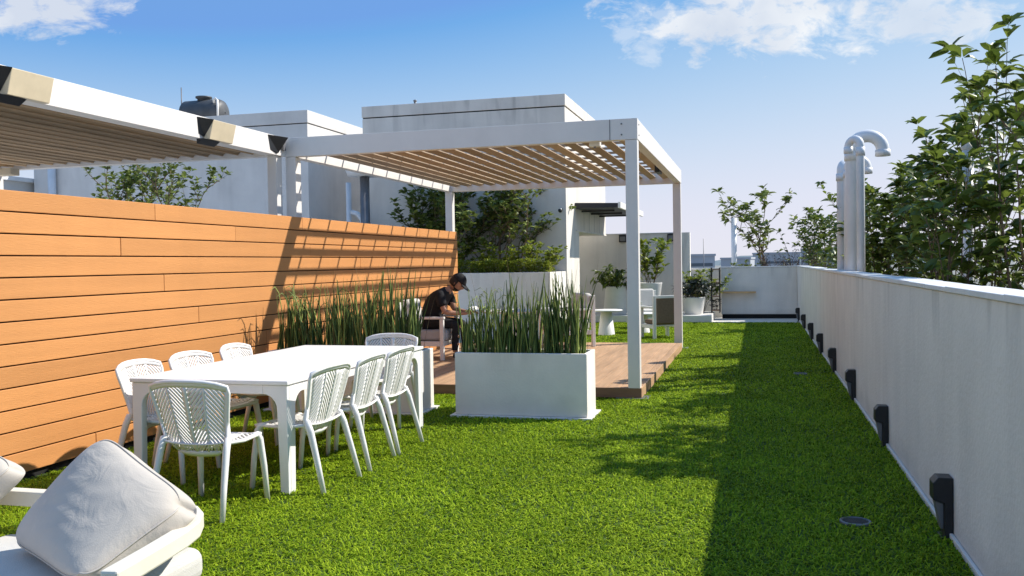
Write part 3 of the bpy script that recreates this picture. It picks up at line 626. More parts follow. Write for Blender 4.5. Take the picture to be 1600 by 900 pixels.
# ------------------------------------------------------------------ vegetation
def plant(name, label, cat, loc, height, spread, stems, leaf, lw, density, m_leaf, seed, group=None, start=.25, twig=2, wob=.12, srad=.012, curl=.35, updir=.5, tintpow=1.0, nbr=None, lean=(0, 0), m_stem='stem', tipmul=4, splay=.9):
    r = random.Random(seed); t = thing(name, label, cat, loc, 0, group); st, lv = MB(), MB()
    def leaves_at(p, d, n, scale=1.0):
        for _ in range(n):
            a = r.uniform(0, 2 * math.pi); v = Vector((math.cos(a), math.sin(a), r.gauss(updir, .4))); v = (v + d * .4).normalized()
            lv.leaf(p + v * .012, v, Vector((r.gauss(0, .35), r.gauss(0, .35), 1)), leaf * r.uniform(.65, 1.2) * scale, lw * r.uniform(.8, 1.15) * scale, curl * r.uniform(.3, 1.6), r.random() ** tintpow)
    def path(p, d, L, rad, depth):
        n = max(4, int(L / .12)); pts = [p.copy()]; step = L / n
        for i in range(n):
            d = (d + Vector((r.gauss(0, wob), r.gauss(0, wob), r.gauss(.05, wob * .6)))).normalized(); p = p + d * step; pts.append(p.copy())
            q = (i + 1) / n
            if depth > 0 or q > start:
                leaves_at(p, d, int(density * step / .1 * r.uniform(.5, 1.5) + r.random()))
            if depth < twig and q > start * .8 and q < .93:
                k = (nbr if nbr is not None else .9) * step / .12
                if r.random() < k * .55:
                    a = r.uniform(0, 2 * math.pi); bd = (d * .75 + Vector((math.cos(a), math.sin(a), .25)) * .8).normalized()
                    path(p, bd, L * r.uniform(.22, .42) * (1.15 - q * .5), rad * .5, depth + 1)
        rs_ = [rad * (1 - .75 * i / n) for i in range(n + 1)]
        st.tube(pts, rs_, 5 if rad > .006 else 4, r.random(), caps=False)
        leaves_at(p, d, int(tipmul))
    for s_ in range(stems):
        a = r.uniform(0, 2 * math.pi); rr_ = spread * math.sqrt(r.random())
        d = Vector((math.cos(a) * rr_ * splay / height + lean[0], math.sin(a) * rr_ * splay / height + lean[1], 1)).normalized()
        b_ = 1.15 - splay if splay < .8 else .3
        path(Vector((math.cos(a) * rr_ * b_, math.sin(a) * rr_ * b_, 0)), d, height * r.uniform(.75, 1.02), srad * r.uniform(.7, 1.2), 0)
    st.build('stems', M[m_stem], t); o = obj('foliage', lv.mesh('foliage', M[m_leaf]), t)
    return t
G = 'leafy shrubs beyond the right parapet wall'
SH = [  # x, y, z of top, spread, stems, label, seed, leaf length
    (2.15, 8.20, 3.20, .38, 6, 'tall shrub at the right edge with long bare brown stems', 21, .17),
    (2.20, 9.35, 3.66, .16, 5, 'tallest shrub, reaching highest against the sky on the right', 22, .17),
    (2.15, 10.9, 3.28, .30, 7, 'tall leafy shrub just left of the tallest one beyond the wall', 123, .17),
    (1.98, 11.3, 2.92, .26, 8, 'round-topped leafy shrub in the middle of the row beyond the wall', 24, .16),
    (2.05, 12.9, 2.72, .26, 8, 'bushy shrub second to the right of the white vent pipes', 25, .16),
    (1.62, 13.4, 2.50, .28, 8, 'low dark shrub directly right of the white hooked vent pipes', 26, .15),
    (1.65, 8.3, 2.20, .50, 11, 'nearest low leafy shrub just over the parapet coping', 27, .15),
    (1.75, 15.6, 2.50, .36, 9, 'dark shrub left of the white vent pipes beyond the parapet', 29, .15),
    (1.95, 20.5, 2.80, .55, 9, 'farthest dark shrub beyond the parapet, left of the pipes', 28, .16),
    (1.65, 23.4, 2.65, .60, 9, 'round dark shrub near the far corner of the parapet', 30, .15),
    (1.45, 26.2, 2.70, .65, 9, 'loose shrub past the far corner beside the dry brush', 31, .15)]
for x, y, z, s_, ns, lb, sd, lf in SH:
    plant('leafy_shrub', lb, 'shrub', (x, y, .6), z - .6, s_, ns, lf * .98, lf * .47, 1.2, 'leaf', sd, G, start=.16, twig=1, wob=.048, srad=.012, splay=.45, nbr=.75 if y > 11 else .45, updir=.30, tintpow=1.2, curl=.42, tipmul=6)
# soil bed carrying them (real planter beyond the wall)
t = thing('raised_planter', 'long planter bed beyond the right parapet holding the tall shrubs', 'planter', (0, 0, 0))
MB().box((1.14, 4.0, -.01), (1.22, 24, .85)).build('inner_wall', M['floor'], t); MB().box((2.9, 4.0, -.01), (2.98, 24, .85)).build('outer_wall', M['floor'], t); MB().box((1.222, 4.0, .2), (2.898, 24, .62)).build('soil', M['soil'], t)
# far thin tree
plant('young_tree', 'slender young tree with sparse yellowish leaves against the sky', 'tree', (.25, 27, .9), 3.1, .85, 5, .20, .11, .40, 'leafm', 51, start=.3, wob=.17, srad=.024, nbr=.7, updir=.2, tipmul=5)
plant('dry_brush', 'dry brown leafless bush at the foot of the slender tree', 'bush', (.55, 25.6, .8), .95, 1.1, 34, .05, .02, .6, 'leafb', 52, start=.1, wob=.2, srad=.008, nbr=1.1, m_stem='dry', tipmul=1)
plant('dry_brush', 'dry brown twiggy bush beside the far wall corner', 'bush', (1.2, 25.2, .8), 1.0, .9, 30, .05, .02, .6, 'leafb', 53, start=.1, wob=.2, srad=.008, nbr=1.1, m_stem='dry', tipmul=1)
plant('ground_shrub', 'low green spreading shrub behind the far parapet by the white post', 'shrub', (-.25, 25.4, .85), .62, .8, 26, .07, .035, 2.2, 'leafm', 54, start=.1, wob=.2, srad=.006)
m = MB(); m.tube([(0, 0, 0), (0, 0, 2.65)], .075, 14); o = m.build('white_post', M['pipe']); o.location = (-.6, 26, 0); tag(o, 'plain white vertical post beyond the far wall left of slender tree', 'post')
t = thing('roof_planter', 'grey bed beyond the far parapet holding the slender tree', 'planter', (0, 0, 0))
MB().box((-1.2, 24.9, -.01), (3.0, 24.98, .95)).build('front_wall', M['floor'], t); MB().box((-1.2, 24.982, .1), (3.0, 28.6, .88)).build('soil', M['soil'], t)
# trees in the raised planter
plant('leafy_tree', 'bushy dark green tree behind the rear left pergola post', 'tree', (-6.35, 18.0, 1.2), 2.1, .95, 11, .13, .07, 2.3, 'leafm', 61, start=.30, wob=.16, srad=.02, nbr=1.2)
plant('leafy_tree', 'leafy green tree right of the rear left pergola post', 'tree', (-5.3, 18.0, 1.2), 2.05, .85, 9, .125, .065, 2.1, 'leafm', 62, start=.38, wob=.16, srad=.02, nbr=1.2)
plant('leafy_tree', 'slim arching tree before the grey building wall, rightmost in planter', 'tree', (-4.75, 18.1, 1.2), 2.1, .55, 5, .12, .06, 1.7, 'leafm', 63, start=.4, wob=.16, srad=.018, lean=(.12, 0))
plant('leafy_tree', 'green tree rising behind the orange fence under the near pergola', 'tree', (-9.85, 13, 1.0), 2.5, .95, 9, .10, .055, 1.9, 'leafm', 64, start=.3, wob=.15, srad=.02, nbr=1.2)
for i, (x, lb) in enumerate(((-6.1, 'small green shrub at the hedge left end in the raised planter'), (-5.35, 'small round shrub second from left above the hedge'), (-4.85, 'small bright shrub in the middle above the hedge'), (-4.3, 'rounded yellow green shrub above the hedge near building corner'), (-4.02, 'rounded reddish tipped shrub at the hedge right end'))):
    plant('hedge_shrub', lb, 'shrub', (x, 17.55, 1.2), .62 + .06 * (i % 2), .32, 12, .085, .045, 2.3, 'leafy', 70 + i, 'shrubs above the hedge', start=.1, wob=.14, srad=.006)
# hedge: dense tiny leaves
r = random.Random(9); t = thing('clipped_hedge', 'low clipped green hedge along the top of the raised planter', 'hedge', (-5.9, 17.25, 1.22)); lv, st = MB(), MB()
for k in range(9500):
    x = r.uniform(-2.2, 2.05); a = r.uniform(0, 6.28); z = r.uniform(.08, .33) + .02 * math.sin(x * 9); v = Vector((math.cos(a), math.sin(a), r.gauss(.6, .5))).normalized()
    lv.leaf(Vector((x, r.uniform(-.12, .18), z)), v, Vector((0, 0, 1)), r.uniform(.035, .065), .022, .3, .3 + .7 * r.random())
for k in range(120):
    x = r.uniform(-2.2, 2.05); st.tube([(x, r.uniform(-.1, .15), 0), (x + r.gauss(0, .03), r.uniform(-.1, .15), .22)], .003, 4)
obj('foliage', lv.mesh('foliage', M['leafy']), t); st.build('stems', M['stem'], t)

# ------------------------------------------------------------------ white vent pipes
def goose(name, label, x, y, h, r_, hook, a=0, group=None):
    t = thing(name, label, 'pipe', (x, y, 0), a, group); pts = [(0, 0, 0), (0, 0, h - hook)]
    for k in range(1, 13):
        th = math.pi * k / 12; pts.append((hook - hook * math.cos(th), 0, h - hook + hook * math.sin(th)))
    pts.append((2 * hook, 0, h - hook - .06)); m = MB(); m.tube(pts, r_, 16); m.build('bend_pipe', M['pipe'], t)
    MB().tube([(0, 0, h - hook - .12), (0, 0, h - hook - .02)], r_ * 1.13, 16).build('collar', M['pipe'], t)
    MB().tube([(2 * hook, 0, h - hook - .0), (2 * hook, 0, h - hook - .075)], r_ * 1.15, 16).build('outlet', M['pipe'], t)
GP = 'white gooseneck vent pipes beyond the parapet'
goose('vent_pipe', 'tallest white gooseneck vent pipe with wide hook facing right', 1.15, 12.0, 2.985, .078, .18, 0, GP)
goose('vent_pipe', 'second white vent pipe with lower small hook facing right', 1.17, 12.6, 2.76, .065, .11, .1, GP)
goose('vent_pipe', 'white vent pipe with rounded top at the left of the pipe group', 1.19, 13.7, 2.81, .08, .11, 1.2, GP)
goose('vent_pipe', 'slim white vent pipe behind the tallest gooseneck', 1.22, 11.7, 2.92, .048, .085, 2.4, GP)
t = thing('vent_pipe', 'straight white vent pipe with small cap among the shrub leaves', 'pipe', (1.95, 9.5, 0), 0, GP)
MB().tube([(0, 0, 0), (0, 0, 2.49)], .050, 14).build('pipe', M['pipe'], t); MB().lathe([(.045, 2.48), (.062, 2.51), (.066, 2.57), (.045, 2.59), (.01, 2.592)], n=16).build('cap', M['pipe'], t)

# ------------------------------------------------------------------ far terrace furniture
def pot(label, x, y, z, r0, r1, h, m='white', name='flower_pot'):
    t = thing(name, label, 'pot', (x, y, z))
    MB().lathe([(r0 * .97, 0), (r0, .01), (r1, h - .02), (r1 + .008, h), (r1 - .02, h), (r1 - .03, h - .05), (.001, h - .05)], n=32).build('pot_body', M[m], t)
    MB().lathe([(r1 - .032, h - .049), (.5 * r1, h - .03), (.001, h - .025)], n=24).build('soil', M['soil'], t)
pot('large white tapered pot at left on the far terrace', -3.42, 22.75, .17, .33, .26, .70)
pot('large white pot holding the tall branching plant on the far terrace', -2.62, 22.85, .17, .24, .34, .78)
pot('white round pot with black leaved plant near the dark shelf', -1.50, 22.7, .17, .22, .27, .42)
plant('potted_plant', 'dark drooping leafy plant in the left white pot', 'plant', (-3.42, 22.75, .80), .55, .5, 14, .17, .06, 1.3, 'leaf', 81, start=.15, wob=.2, srad=.007, updir=-.1, curl=.8)
plant('potted_plant', 'tall yellow green branching plant in the second white pot', 'plant', (-2.55, 22.85, .90), 1.15, .42, 6, .15, .075, 1.3, 'leafy', 82, start=.1, wob=.16, srad=.012, updir=.6)
plant('potted_plant', 'black leaved spiky plant in the low round pot', 'plant', (-1.50, 22.7, .55), .45, .5, 16, .18, .055, 1.2, 'leafb', 83, start=.1, wob=.2, srad=.007, updir=.1, curl=.7)
plant('yellow_shrub', 'bright yellow green shrub in front of the low far wall', 'shrub', (-1.42, 23.5, .17), 1.12, .42, 16, .08, .05, 2.4, 'leafy', 84, start=.3, wob=.14, srad=.008)
t = thing('plant_stand', 'dark slatted plant shelf standing beside the far parapet', 'shelf', (-1.0, 23.4, .17))
for xx, yy in ((-.11, -.18), (.09, -.18), (-.11, .18), (.09, .18)): MB().box((xx, yy, 0), (xx + .025, yy + .025, 1.13)).build('upright', M['black'], t, .002)
for zz in (.05, .40, .75, 1.08): MB().box((-.105, -.178, zz), (.11, .20, zz + .02)).build('shelf_board', M['sling'], t, .002)
plant('potted_plant', 'small dark plant on the middle of the slatted shelf', 'plant', (-1.0, 23.4, .595), .28, .12, 6, .08, .04, 1.5, 'leaf', 85, start=.1, srad=.004)
plant('potted_plant', 'small dark plant low on the slatted shelf', 'plant', (-1.0, 23.4, .24), .26, .12, 6, .08, .04, 1.5, 'leafb', 86, start=.1, srad=.004)
def cone_table(label, x, y, z, r, h, rb, rt):
    t = thing('side_table', label, 'table', (x, y, z), 0)
    MB().lathe([(r - .01, h - .028), (r, h - .02), (r, h - .006), (r - .008, h), (.001, h)], n=36).build('tabletop', M['white'], t)
    MB().lathe([(rb, 0), (rb - .005, .01), (rt, h - .03), (.001, h - .029)], n=32).build('pedestal', M['white'], t)
cone_table('round white side table with conical pedestal on the grass behind deck', -2.95, 18.25, 0, .33, .52, .175, .11)
cone_table('round white table on the deck in front of the seated man', -3.50, 12.85, .12, .42, .68, .20, .12)
cone_table('small round white low table in front of the far brown chair', -2.30, 18.9, 0, .33, .42, .16, .10)
# armchairs
def armchair(label, x, y, z, a, w=.70, d=.72, sling=False, name='armchair', cush='fabric', group=None):
    t = thing(name, label, 'armchair', (x, y, z), a, group)   # faces local +X ; local y lateral
    b = .028
    for s_ in (-1, 1):
        yy = s_ * (w / 2 - b)
        MB().box((d / 2 - .07, yy - b, 0), (d / 2 - .012, yy + b, .585)).build('leg', M['white'], t, .006)
        MB().box((-d / 2, yy - b, 0), (-d / 2 + .055, yy + b, .83)).build('leg', M['white'], t, .006)
        MB().box((-d / 2 + .057, yy - b - .004, .587), (d / 2, yy + b + .004, .622)).build('armrest', M['white'], t, .008)
        MB().box((-d / 2 + .057, yy - b * .7, .20), (d / 2 - .072, yy + b * .7, .27)).build('side_rail', M['white'], t, .004)
    MB().box((d / 2 - .05, -w / 2 + .06, .20), (d / 2 - .02, w / 2 - .06, .27)).build('front_rail', M['white'], t, .004)
    MB().box((-d / 2 + .01, -w / 2 + .06, .78), (-d / 2 + .045, w / 2 - .06, .83)).build('top_rail', M['white'], t, .006)
    MB().box((-d / 2 + .06, -w / 2 + .085, .245), (d / 2 - .055, w / 2 - .085, .268)).build('seat_deck', M['white'], t)
    if sling:
        MB().box((-d / 2 + .015, -w / 2 + .062, .30), (-d / 2 + .035, w / 2 - .062, .777)).build('backrest', M['sling'], t, .003)
        MB().box((-d / 2 + .06, -w / 2 + .075, .272), (d / 2 - .06, w / 2 - .075, .36)).build('seat_cushion', M['sling'], t, .03, seg=4)
    else:
        MB().box((-d / 2 + .06, -w / 2 + .075, .272), (d / 2 + .01, w / 2 - .075, .43)).build('seat_cushion', M[cush], t, .045, seg=4)
        mt = Matrix.Translation((-d / 2 + .13, 0, .44)) @ Matrix.Rotation(math.radians(-9), 4, 'Y')
        MB().box((-.06, -w / 2 + .08, 0), (.075, w / 2 - .08, .43), .5, mt).build('back_cushion', M['fabricw'], t, .05, seg=4)
    return t
AX, AY, AZ = -4.66, 12.55, .118
armchair('white framed armchair with grey cushions on which the man sits', AX, AY, AZ, 0)
armchair('white framed armchair half hidden behind the middle reeds on the deck', -3.02, 14.6, AZ, math.radians(215))
armchair('brown sling chair with white frame seen from behind on far grass', -1.80, 17.7, 0, math.radians(122), .60, .62, True)
armchair('white framed lounge chair behind the front pergola post', -2.35, 20.3, 0, math.radians(-60), .66, .66, False, cush='fabricw')

# ------------------------------------------------------------------ seated man
def skin_mesh(name, joints, edges, m, parent, sub=2, tint=None):
    me = bpy.data.meshes.new(name); me.from_pydata([j[0] for j in joints], edges, []); me.materials.append(m)
    o = bpy.data.objects.new(name, me); COL.objects.link(o); o.parent = parent
    md = o.modifiers.new('skin', 'SKIN')
    sv = me.skin_vertices[0].data if me.skin_vertices else None
    if sv is None:
        bm = bmesh.new(); bm.from_mesh(me); bm.verts.layers.skin.verify(); bm.to_mesh(me); bm.free(); sv = me.skin_vertices[0].data
    for i, j in enumerate(joints):
        r_ = j[1]; sv[i].radius = (r_, r_) if isinstance(r_, (int, float)) else r_
        sv[i].use_root = (i == 0)
    md.use_smooth_shade = True
    s2 = o.modifiers.new('sub', 'SUBSURF'); s2.levels = sub; s2.render_levels = sub
    return o
mt_ = thing('person', 'man in black cap and black clothes sitting bent forward on white armchair', 'person', (AX, AY, AZ))
# local: faces +X, z from deck. pelvis at seat
def J(x, y, z, r_): return ((x, y, z), r_)
PEL = (.02, 0, .54)
body = [J(.02, 0, .54, .12), J(.05, 0, .68, .115), J(.13, 0, .82, .13), J(.22, 0, .94, .125), J(.31, 0, .995, .06), J(.37, 0, 1.03, .055),
        # left (camera side -y) arm
        J(.25, -.16, .92, .06), J(.33, -.225, .68, .046), J(.52, -.12, .66, .032), J(.58, -.10, .66, .028),
        J(.25, .16, .92, .06), J(.34, .225, .69, .046), J(.54, .12, .67, .032), J(.60, .10, .67, .028),
        # legs
        J(.06, -.10, .51, .085), J(.46, -.13, .50, .062), J(.44, -.13, .09, .038), J(.06, .10, .51, .085), J(.48, .15, .50, .062), J(.50, .15, .09, .038)]
be = [(0, 1), (1, 2), (2, 3), (3, 4), (4, 5), (3, 6), (6, 7), (7, 8), (8, 9), (3, 10), (10, 11), (11, 12), (12, 13), (0, 14), (14, 15), (15, 16), (0, 17), (17, 18), (18, 19)]
# fingers as chains on the hands
for s_, wi in ((-1, 9), (1, 13)):
    wx, wy, wz = body[wi][0]
    palm = len(body); body.append(J(wx + .045, wy, wz - .005, (.030, .018))); be.append((wi, palm))
    for k, (oy, ln) in enumerate(((-.026, .055), (-.009, .065), (.009, .06), (.026, .048))):
        a = len(body); body.append(J(wx + .085, wy + oy, wz + .002, .0095)); body.append(J(wx + .085 + ln * .55, wy + oy * 1.2, wz - .012, .0085)); body.append(J(wx + .085 + ln * .85, wy + oy * 1.2, wz - .035, .007))
        be += [(palm, a), (a, a + 1), (a + 1, a + 2)]
    a = len(body); body.append(J(wx + .045, wy - s_ * .04, wz + .016, .0105)); body.append(J(wx + .085, wy - s_ * .055, wz + .012, .009)); be += [(palm, a), (a, a + 1)]
skin_mesh('body', body, be, M['skin'], mt_)
# head: sculpted lathe-like ellipsoid with nose, brow, chin; looks down and forward
def head():
    bm = bmesh.new(); bmesh.ops.create_uvsphere(bm, u_segments=32, v_segments=24, radius=1)
    for v in bm.verts:
        x, y, z = v.co
        sx, sy, sz = .098, .076, .118
        X, Y, Z = x * sx, y * sy, z * sz
        if z < 0: Y *= 1 - .28 * min(1, -z) ; X *= 1 - .10 * (-z)
        if x > 0 and z < -.2: X += .012 * min(1, (-z - .2) * 2)      # jaw/chin
        if x < 0 and z < -.3: X *= .78
        n_ = math.exp(-((y / .16) ** 2) - (((z + .08) / .20) ** 2)) * (x > .3); X += .024 * n_          # nose
        for sy_ in (-1, 1):
            X -= .010 * math.exp(-(((y - sy_ * .42) / .2) ** 2) - (((z - .10) / .13) ** 2)) * (x > .2)
        X += .006 * math.exp(-((y / .3) ** 2) - (((z + .48) / .08) ** 2)) * (x > .3)
        v.co = (X, Y, Z)
    me = bpy.data.meshes.new('head'); bm.to_mesh(me); bm.free(); me.materials.append(M['skin']); me.polygons.foreach_set('use_smooth', [True] * len(me.polygons)); return me
hm = Matrix.Translation((.455, 0, 1.10)) @ Matrix.Rotation(math.radians(42), 4, 'Y') @ Matrix.Scale(1.1, 4)
ho = obj('head', head(), mt_); ho.matrix_local = hm
def headpart(name, mb, m):
    o = mb.build(name, m, ho); return o
def shell(zmin, sc, cond=None):
    bm = bmesh.new(); bmesh.ops.create_uvsphere(bm, u_segments=32, v_segments=20, radius=1)
    dele = [v for v in bm.verts if not cond(*v.co)]
    bmesh.ops.delete(bm, geom=dele, context='VERTS')
    for v in bm.verts: v.co = (v.co.x * .098 * sc, v.co.y * .076 * sc, v.co.z * .118 * sc)
    me = bpy.data.meshes.new('s'); bm.to_mesh(me); bm.free(); me.polygons.foreach_set('use_smooth', [True] * len(me.polygons)); return me
me = shell(0, 1.07, lambda x, y, z: (x < .25 and z > -.55) or z > .55); me.materials.append(M['hair']); o = obj('hair', me, ho); solid(o, .006)
me = shell(0, 1.04, lambda x, y, z: x > .15 and z < -.38 and abs(z) < .97); me.materials.append(M['hair']); o = obj('beard', me, ho); solid(o, .004)
me = shell(0, 1.16, lambda x, y, z: z > .28); me.materials.append(M['tee']); o = obj('cap', me, ho); solid(o, .005)
m = MB(); vs = []
for i in range(9):
    a = -1.15 + 2.3 * i / 8; vs += [(.088 * math.cos(a) + .02, .080 * math.sin(a), .040), (.10 + .10 * math.cos(a), .085 * math.sin(a), .022)]
m.add(vs, [(2 * i, 2 * i + 1, 2 * i + 3, 2 * i + 2) for i in range(8)], .5, True); o = m.build('cap_brim', M['tee'], ho); solid(o, .005)
for s_ in (-1, 1):
    m = MB(); m.lathe([(.003, -.022), (.012, -.018), (.016, 0), (.013, .018), (.003, .022)], (0, 0, 0), 12); o = m.build('ear', M['skin'], ho); o.location = (-.005, s_ * .077, -.005); o.scale = (1, .45, 1.2)
    m = MB(); m.lathe([(.002, -.009), (.008, -.005), (.009, 0), (.008, .005), (.002, .009)], (0, 0, 0), 12); o = m.build('eye', M['hair'], ho); o.location = (.084, s_ * .030, .012); o.scale = (.6, 1.4, .7)
# clothes
tee = [J(.02, 0, .53, .145), J(.04, 0, .68, .155), J(.12, 0, .82, .172), J(.21, 0, .935, .158), J(.30, 0, .99, .075), J(.25, -.18, .915, .088), J(.305, -.232, .755, .072), J(.25, .18, .915, .088), J(.305, .232, .755, .072)]
skin_mesh('t_shirt', tee, [(0, 1), (1, 2), (2, 3), (3, 4), (3, 5), (5, 6), (3, 7), (7, 8)], M['tee'], mt_)
tr = [J(.02, 0, .53, .13), J(.07, -.10, .515, .098), J(.27, -.12, .515, .085), J(.47, -.13, .50, .073), J(.455, -.13, .30, .058), J(.44, -.13, .10, .046), J(.07, .10, .515, .098), J(.27, .13, .515, .085), J(.49, .15, .50, .073), J(.50, .15, .30, .058), J(.50, .15, .10, .046)]
skin_mesh('trousers', tr, [(0, 1), (1, 2), (2, 3), (3, 4), (4, 5), (0, 6), (6, 7), (7, 8), (8, 9), (9, 10)], M['tee'], mt_)
for x_, y_ in ((.44, -.13), (.50, .15)):
    sh = [J(x_ - .03, y_, .055, .042), J(x_ + .07, y_, .045, .042), J(x_ + .17, y_, .032, .030)]
    skin_mesh('shoe', sh, [(0, 1), (1, 2)], M['tee'], mt_)
# ripped knee patches showing skin
for zz in (.47, .33, .22):
    m = MB(); m.lathe([(.003, -.03), (.022, -.02), (.027, 0), (.022, .02), (.003, .03)], n=12); o = m.build('ripped_patch', M['skin'], mt_); o.location = (.535 if zz > .4 else .505 - (.33 - zz) * .1, -.135, zz); o.scale = (.45, 1.2, .8)
t = thing('magazine', 'open white magazine held in the hands of the seated man', 'magazine', (AX + .70, AY, AZ + .70))
MB().add([(-.05, -.17, .06), (.10, -.17, -.01), (.10, 0, .0), (-.05, 0, .07)], [(0, 1, 2, 3)]).build('page', M['white'], t); MB().add([(-.05, .17, .06), (.10, .17, -.01), (.10, 0.002, .0), (-.05, 0.002, .07)], [(0, 1, 2, 3)]).build('page', M['white'], t)
for c_ in t.children: solid(c_, .006)

# ------------------------------------------------------------------ foreground sofa
t = thing('garden_sofa', 'white framed garden sofa with padded seat in the lower left foreground', 'sofa', (0, 0, 0))
AT = .57
def rail(pts, w, h, z, name):   # flat bar following pts (xy), rounded corners already in pts
    n = len(pts); vs = []
    for i, p in enumerate(pts):
        a = Vector(pts[max(i - 1, 0)]); b = Vector(pts[min(i + 1, n - 1)]); d = (b - a).normalized(); s_ = Vector((-d.y, d.x)); p = Vector(p)
        for q, zz in ((-1, z), (1, z), (1, z - h), (-1, z - h)): vs.append((p.x + s_.x * q * w / 2, p.y + s_.y * q * w / 2, zz))
    fs = [(4 * i + k, 4 * i + (k + 1) % 4, 4 * i + 4 + (k + 1) % 4, 4 * i + 4 + k) for i in range(n - 1) for k in range(4)] + [(0, 1, 2, 3), (4 * n - 1, 4 * n - 2, 4 * n - 3, 4 * n - 4)]
    return MB().add(vs, fs).build(name, M['cream'], t, .008)
xr, yb, rc = -1.915, 3.09, .30
arc = [(xr - rc + rc * math.cos(a), yb - rc + rc * math.sin(a)) for a in [math.pi / 2 * k / 8 for k in range(9)]]
rail([(-1.903, 2.31), (-1.93, 2.55), (-1.957, 2.74), (-1.985, 2.85), (-2.035, 2.945), (-2.10, 3.01), (-2.19, 3.065), (-2.32, 3.10), (-2.5, 3.11), (-4.1, 3.11)], .060, .064, AT, 'arm_rail')
MB().box((xr - .027, 2.33, 0), (xr + .027, 2.385, AT - .082)).build('leg', M['cream'], t, .005); MB().box((xr - .52, yb - .03, 0), (xr - .46, yb + .03, AT - .082)).build('leg', M['cream'], t, .005)
MB().box((-3.95, yb - .03, 0), (-3.89, yb + .03, AT - .06)).build('leg', M['cream'], t, .005); MB().box((-3.95, 2.24, 0), (-3.89, 2.30, .26)).build('leg', M['cream'], t, .005)
MB().box((-4.0, 2.16, .20), (xr - .17, yb - .04, .27)).build('seat_frame', M['cream'], t, .005)
cu = MB(); cu.box((-3.0, 2.10, .275), (xr - .15, yb - .03, .41)); cu.build('seat_cushion', M['fabricw'], t, .05, seg=5)
cu = MB(); cu.box((-4.0, 2.10, .275), (-3.01, yb - .05, .40)); cu.build('seat_cushion', M['fabricw'], t, .05, seg=5)
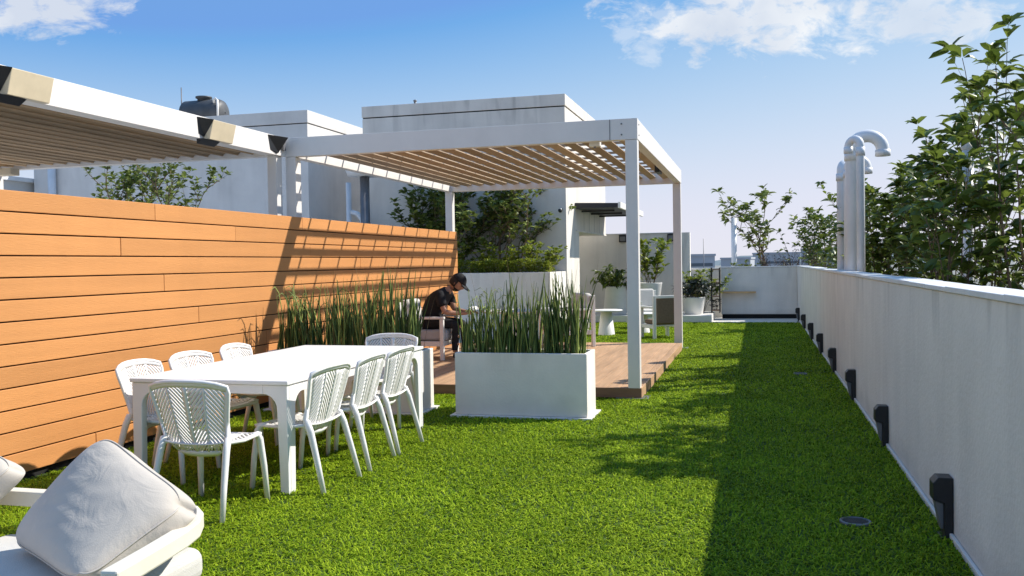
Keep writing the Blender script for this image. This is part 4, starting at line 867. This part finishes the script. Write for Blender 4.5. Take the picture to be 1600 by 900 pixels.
def pillow(label, c, bulge=.085, gus=.035):
    # c: four corners (bottom-left, bottom-right, top-right, top-left)
    P = [Vector(q) for q in c]; n = 40; nn = ((P[1] - P[0]).cross(P[3] - P[0])).normalized()
    if nn.y > 0: nn = -nn
    vs = []; r = random.Random(int(abs(P[0].x) * 1000)); ph_ = [r.uniform(0, 6) for _ in range(6)]
    for sd in (1, -1):
        for i in range(n + 1):
            for j in range(n + 1):
                u, v = i / n, j / n; p = (P[0] * (1 - u) + P[1] * u) * (1 - v) + (P[3] * (1 - u) + P[2] * u) * v
                a, b = 2 * u - 1, 2 * v - 1
                h = ((1 - abs(a) ** 2.6) * (1 - abs(b) ** 2.6)) ** .6
                e = (P[1] - P[0]) * (-.030 * (1 - b * b) * a - .085 * a * abs(b) ** 5) * abs(a) ** 3 + (P[3] - P[0]) * (-.030 * (1 - a * a) * b - .085 * b * abs(a) ** 5) * abs(b) ** 3
                q_ = u * .8 + v * .6; k_ = v * .8 - u * .6; wr = (.0022 * math.sin(6 * q_ + ph_[0]) + .0010 * math.sin(23 * k_ + 3 * math.sin(5 * q_) + ph_[1]) * (.3 + v) + .0006 * math.sin(47 * k_ + 4 * math.sin(9 * q_) + ph_[2])) * h
                vs.append(p + e + nn * sd * (gus + bulge * h + wr * (sd > 0)))
    m1 = (n + 1) ** 2; fs = []
    for sd in (0, 1):
        for i in range(n):
            for j in range(n):
                a = sd * m1 + i * (n + 1) + j; q = (a, a + n + 1, a + n + 2, a + 1); fs.append(q if sd == 0 else q[::-1])
    ring = [i * (n + 1) for i in range(n)] + [n * (n + 1) + j for j in range(n)] + [i * (n + 1) + n for i in range(n, 0, -1)] + [j for j in range(n, 0, -1)]
    for k in range(len(ring)):
        a, b = ring[k], ring[(k + 1) % len(ring)]; fs.append((a, b, b + m1, a + m1))
    t = thing('throw_cushion', label, 'cushion', tuple(P[0])); o = MB().add([Vector(v) - P[0] for v in vs], fs, .5, True).build('cover', M['pillow'], t)
    e = MB(); e.tube([Vector(vs[k]) - P[0] for k in ring] + [Vector(vs[ring[0]]) - P[0]], .0035, 6, caps=False); e.build('piping', M['pillow'], t)
    s_ = o.modifiers.new('sub', 'SUBSURF'); s_.levels = 1; s_.render_levels = 1
pillow('large pale grey linen cushion leaning in the sofa corner', [(-2.80, 2.88, .42), (-2.12, 2.47, .43), (-1.90, 2.80, .65), (-2.43, 2.99, .845)])
pillow('pale cushion cut by the left picture edge on the sofa', [(-3.56, 2.95, .43), (-3.08, 2.74, .43), (-2.83, 2.99, .71), (-3.34, 3.08, .80)])

# ------------------------------------------------------------------ distant city
r = random.Random(77)
labs = ['far pale apartment block on the horizon', 'far low grey block on the horizon']
protos = []
def tower(x, y, w, d, h, label, k):
    t = thing('distant_building', label, 'building', (x, y, -22), r.uniform(-.3, .3), 'distant buildings on the horizon')
    MB().box((-w / 2, -d / 2, 0), (w / 2, d / 2, h)).build('wall', M['city'], t)
    MB().box((-w / 2 - .4, -d / 2 - .4, h + .01), (w / 2 + .4, d / 2 + .4, h + 1.0)).build('roof', M['city'], t)
    m = MB(); nf = int(h / 3.5)
    for f_ in range(1, nf): m.box((-w / 2 + 1, -d / 2 - .12, f_ * 3.5), (w / 2 - 1, -d / 2 - .02, f_ * 3.5 + 1.4))
    m.build('window_bands', M['cityw'], t)
specs = [(-30, 420, 22, 14, 25.5, 'wide low pale block on the horizon right of the rear pergola post'), (-48, 470, 14, 12, 24.5, 'narrow pale block on the horizon just right of the grey pier'),
         (-10, 520, 16, 14, 24.0, 'small pale block on the horizon left of the white post'), (12, 600, 26, 16, 27, 'pale block on the horizon right behind the white post'),
         (48, 700, 30, 18, 30, 'pale block on the horizon seen through the slender tree'), (90, 820, 36, 20, 33, 'tallest pale block on the horizon behind the dry brush')]
for i, s_ in enumerate(specs): tower(*s_, i)
m = MB(); m.tube([(0, 0, 0), (0, 0, 33)], [.35, .15], 6); o = m.build('radio_mast', M['grey']); o.location = (-22, 400, -22); tag(o, 'thin radio mast rising over the distant buildings', 'mast')
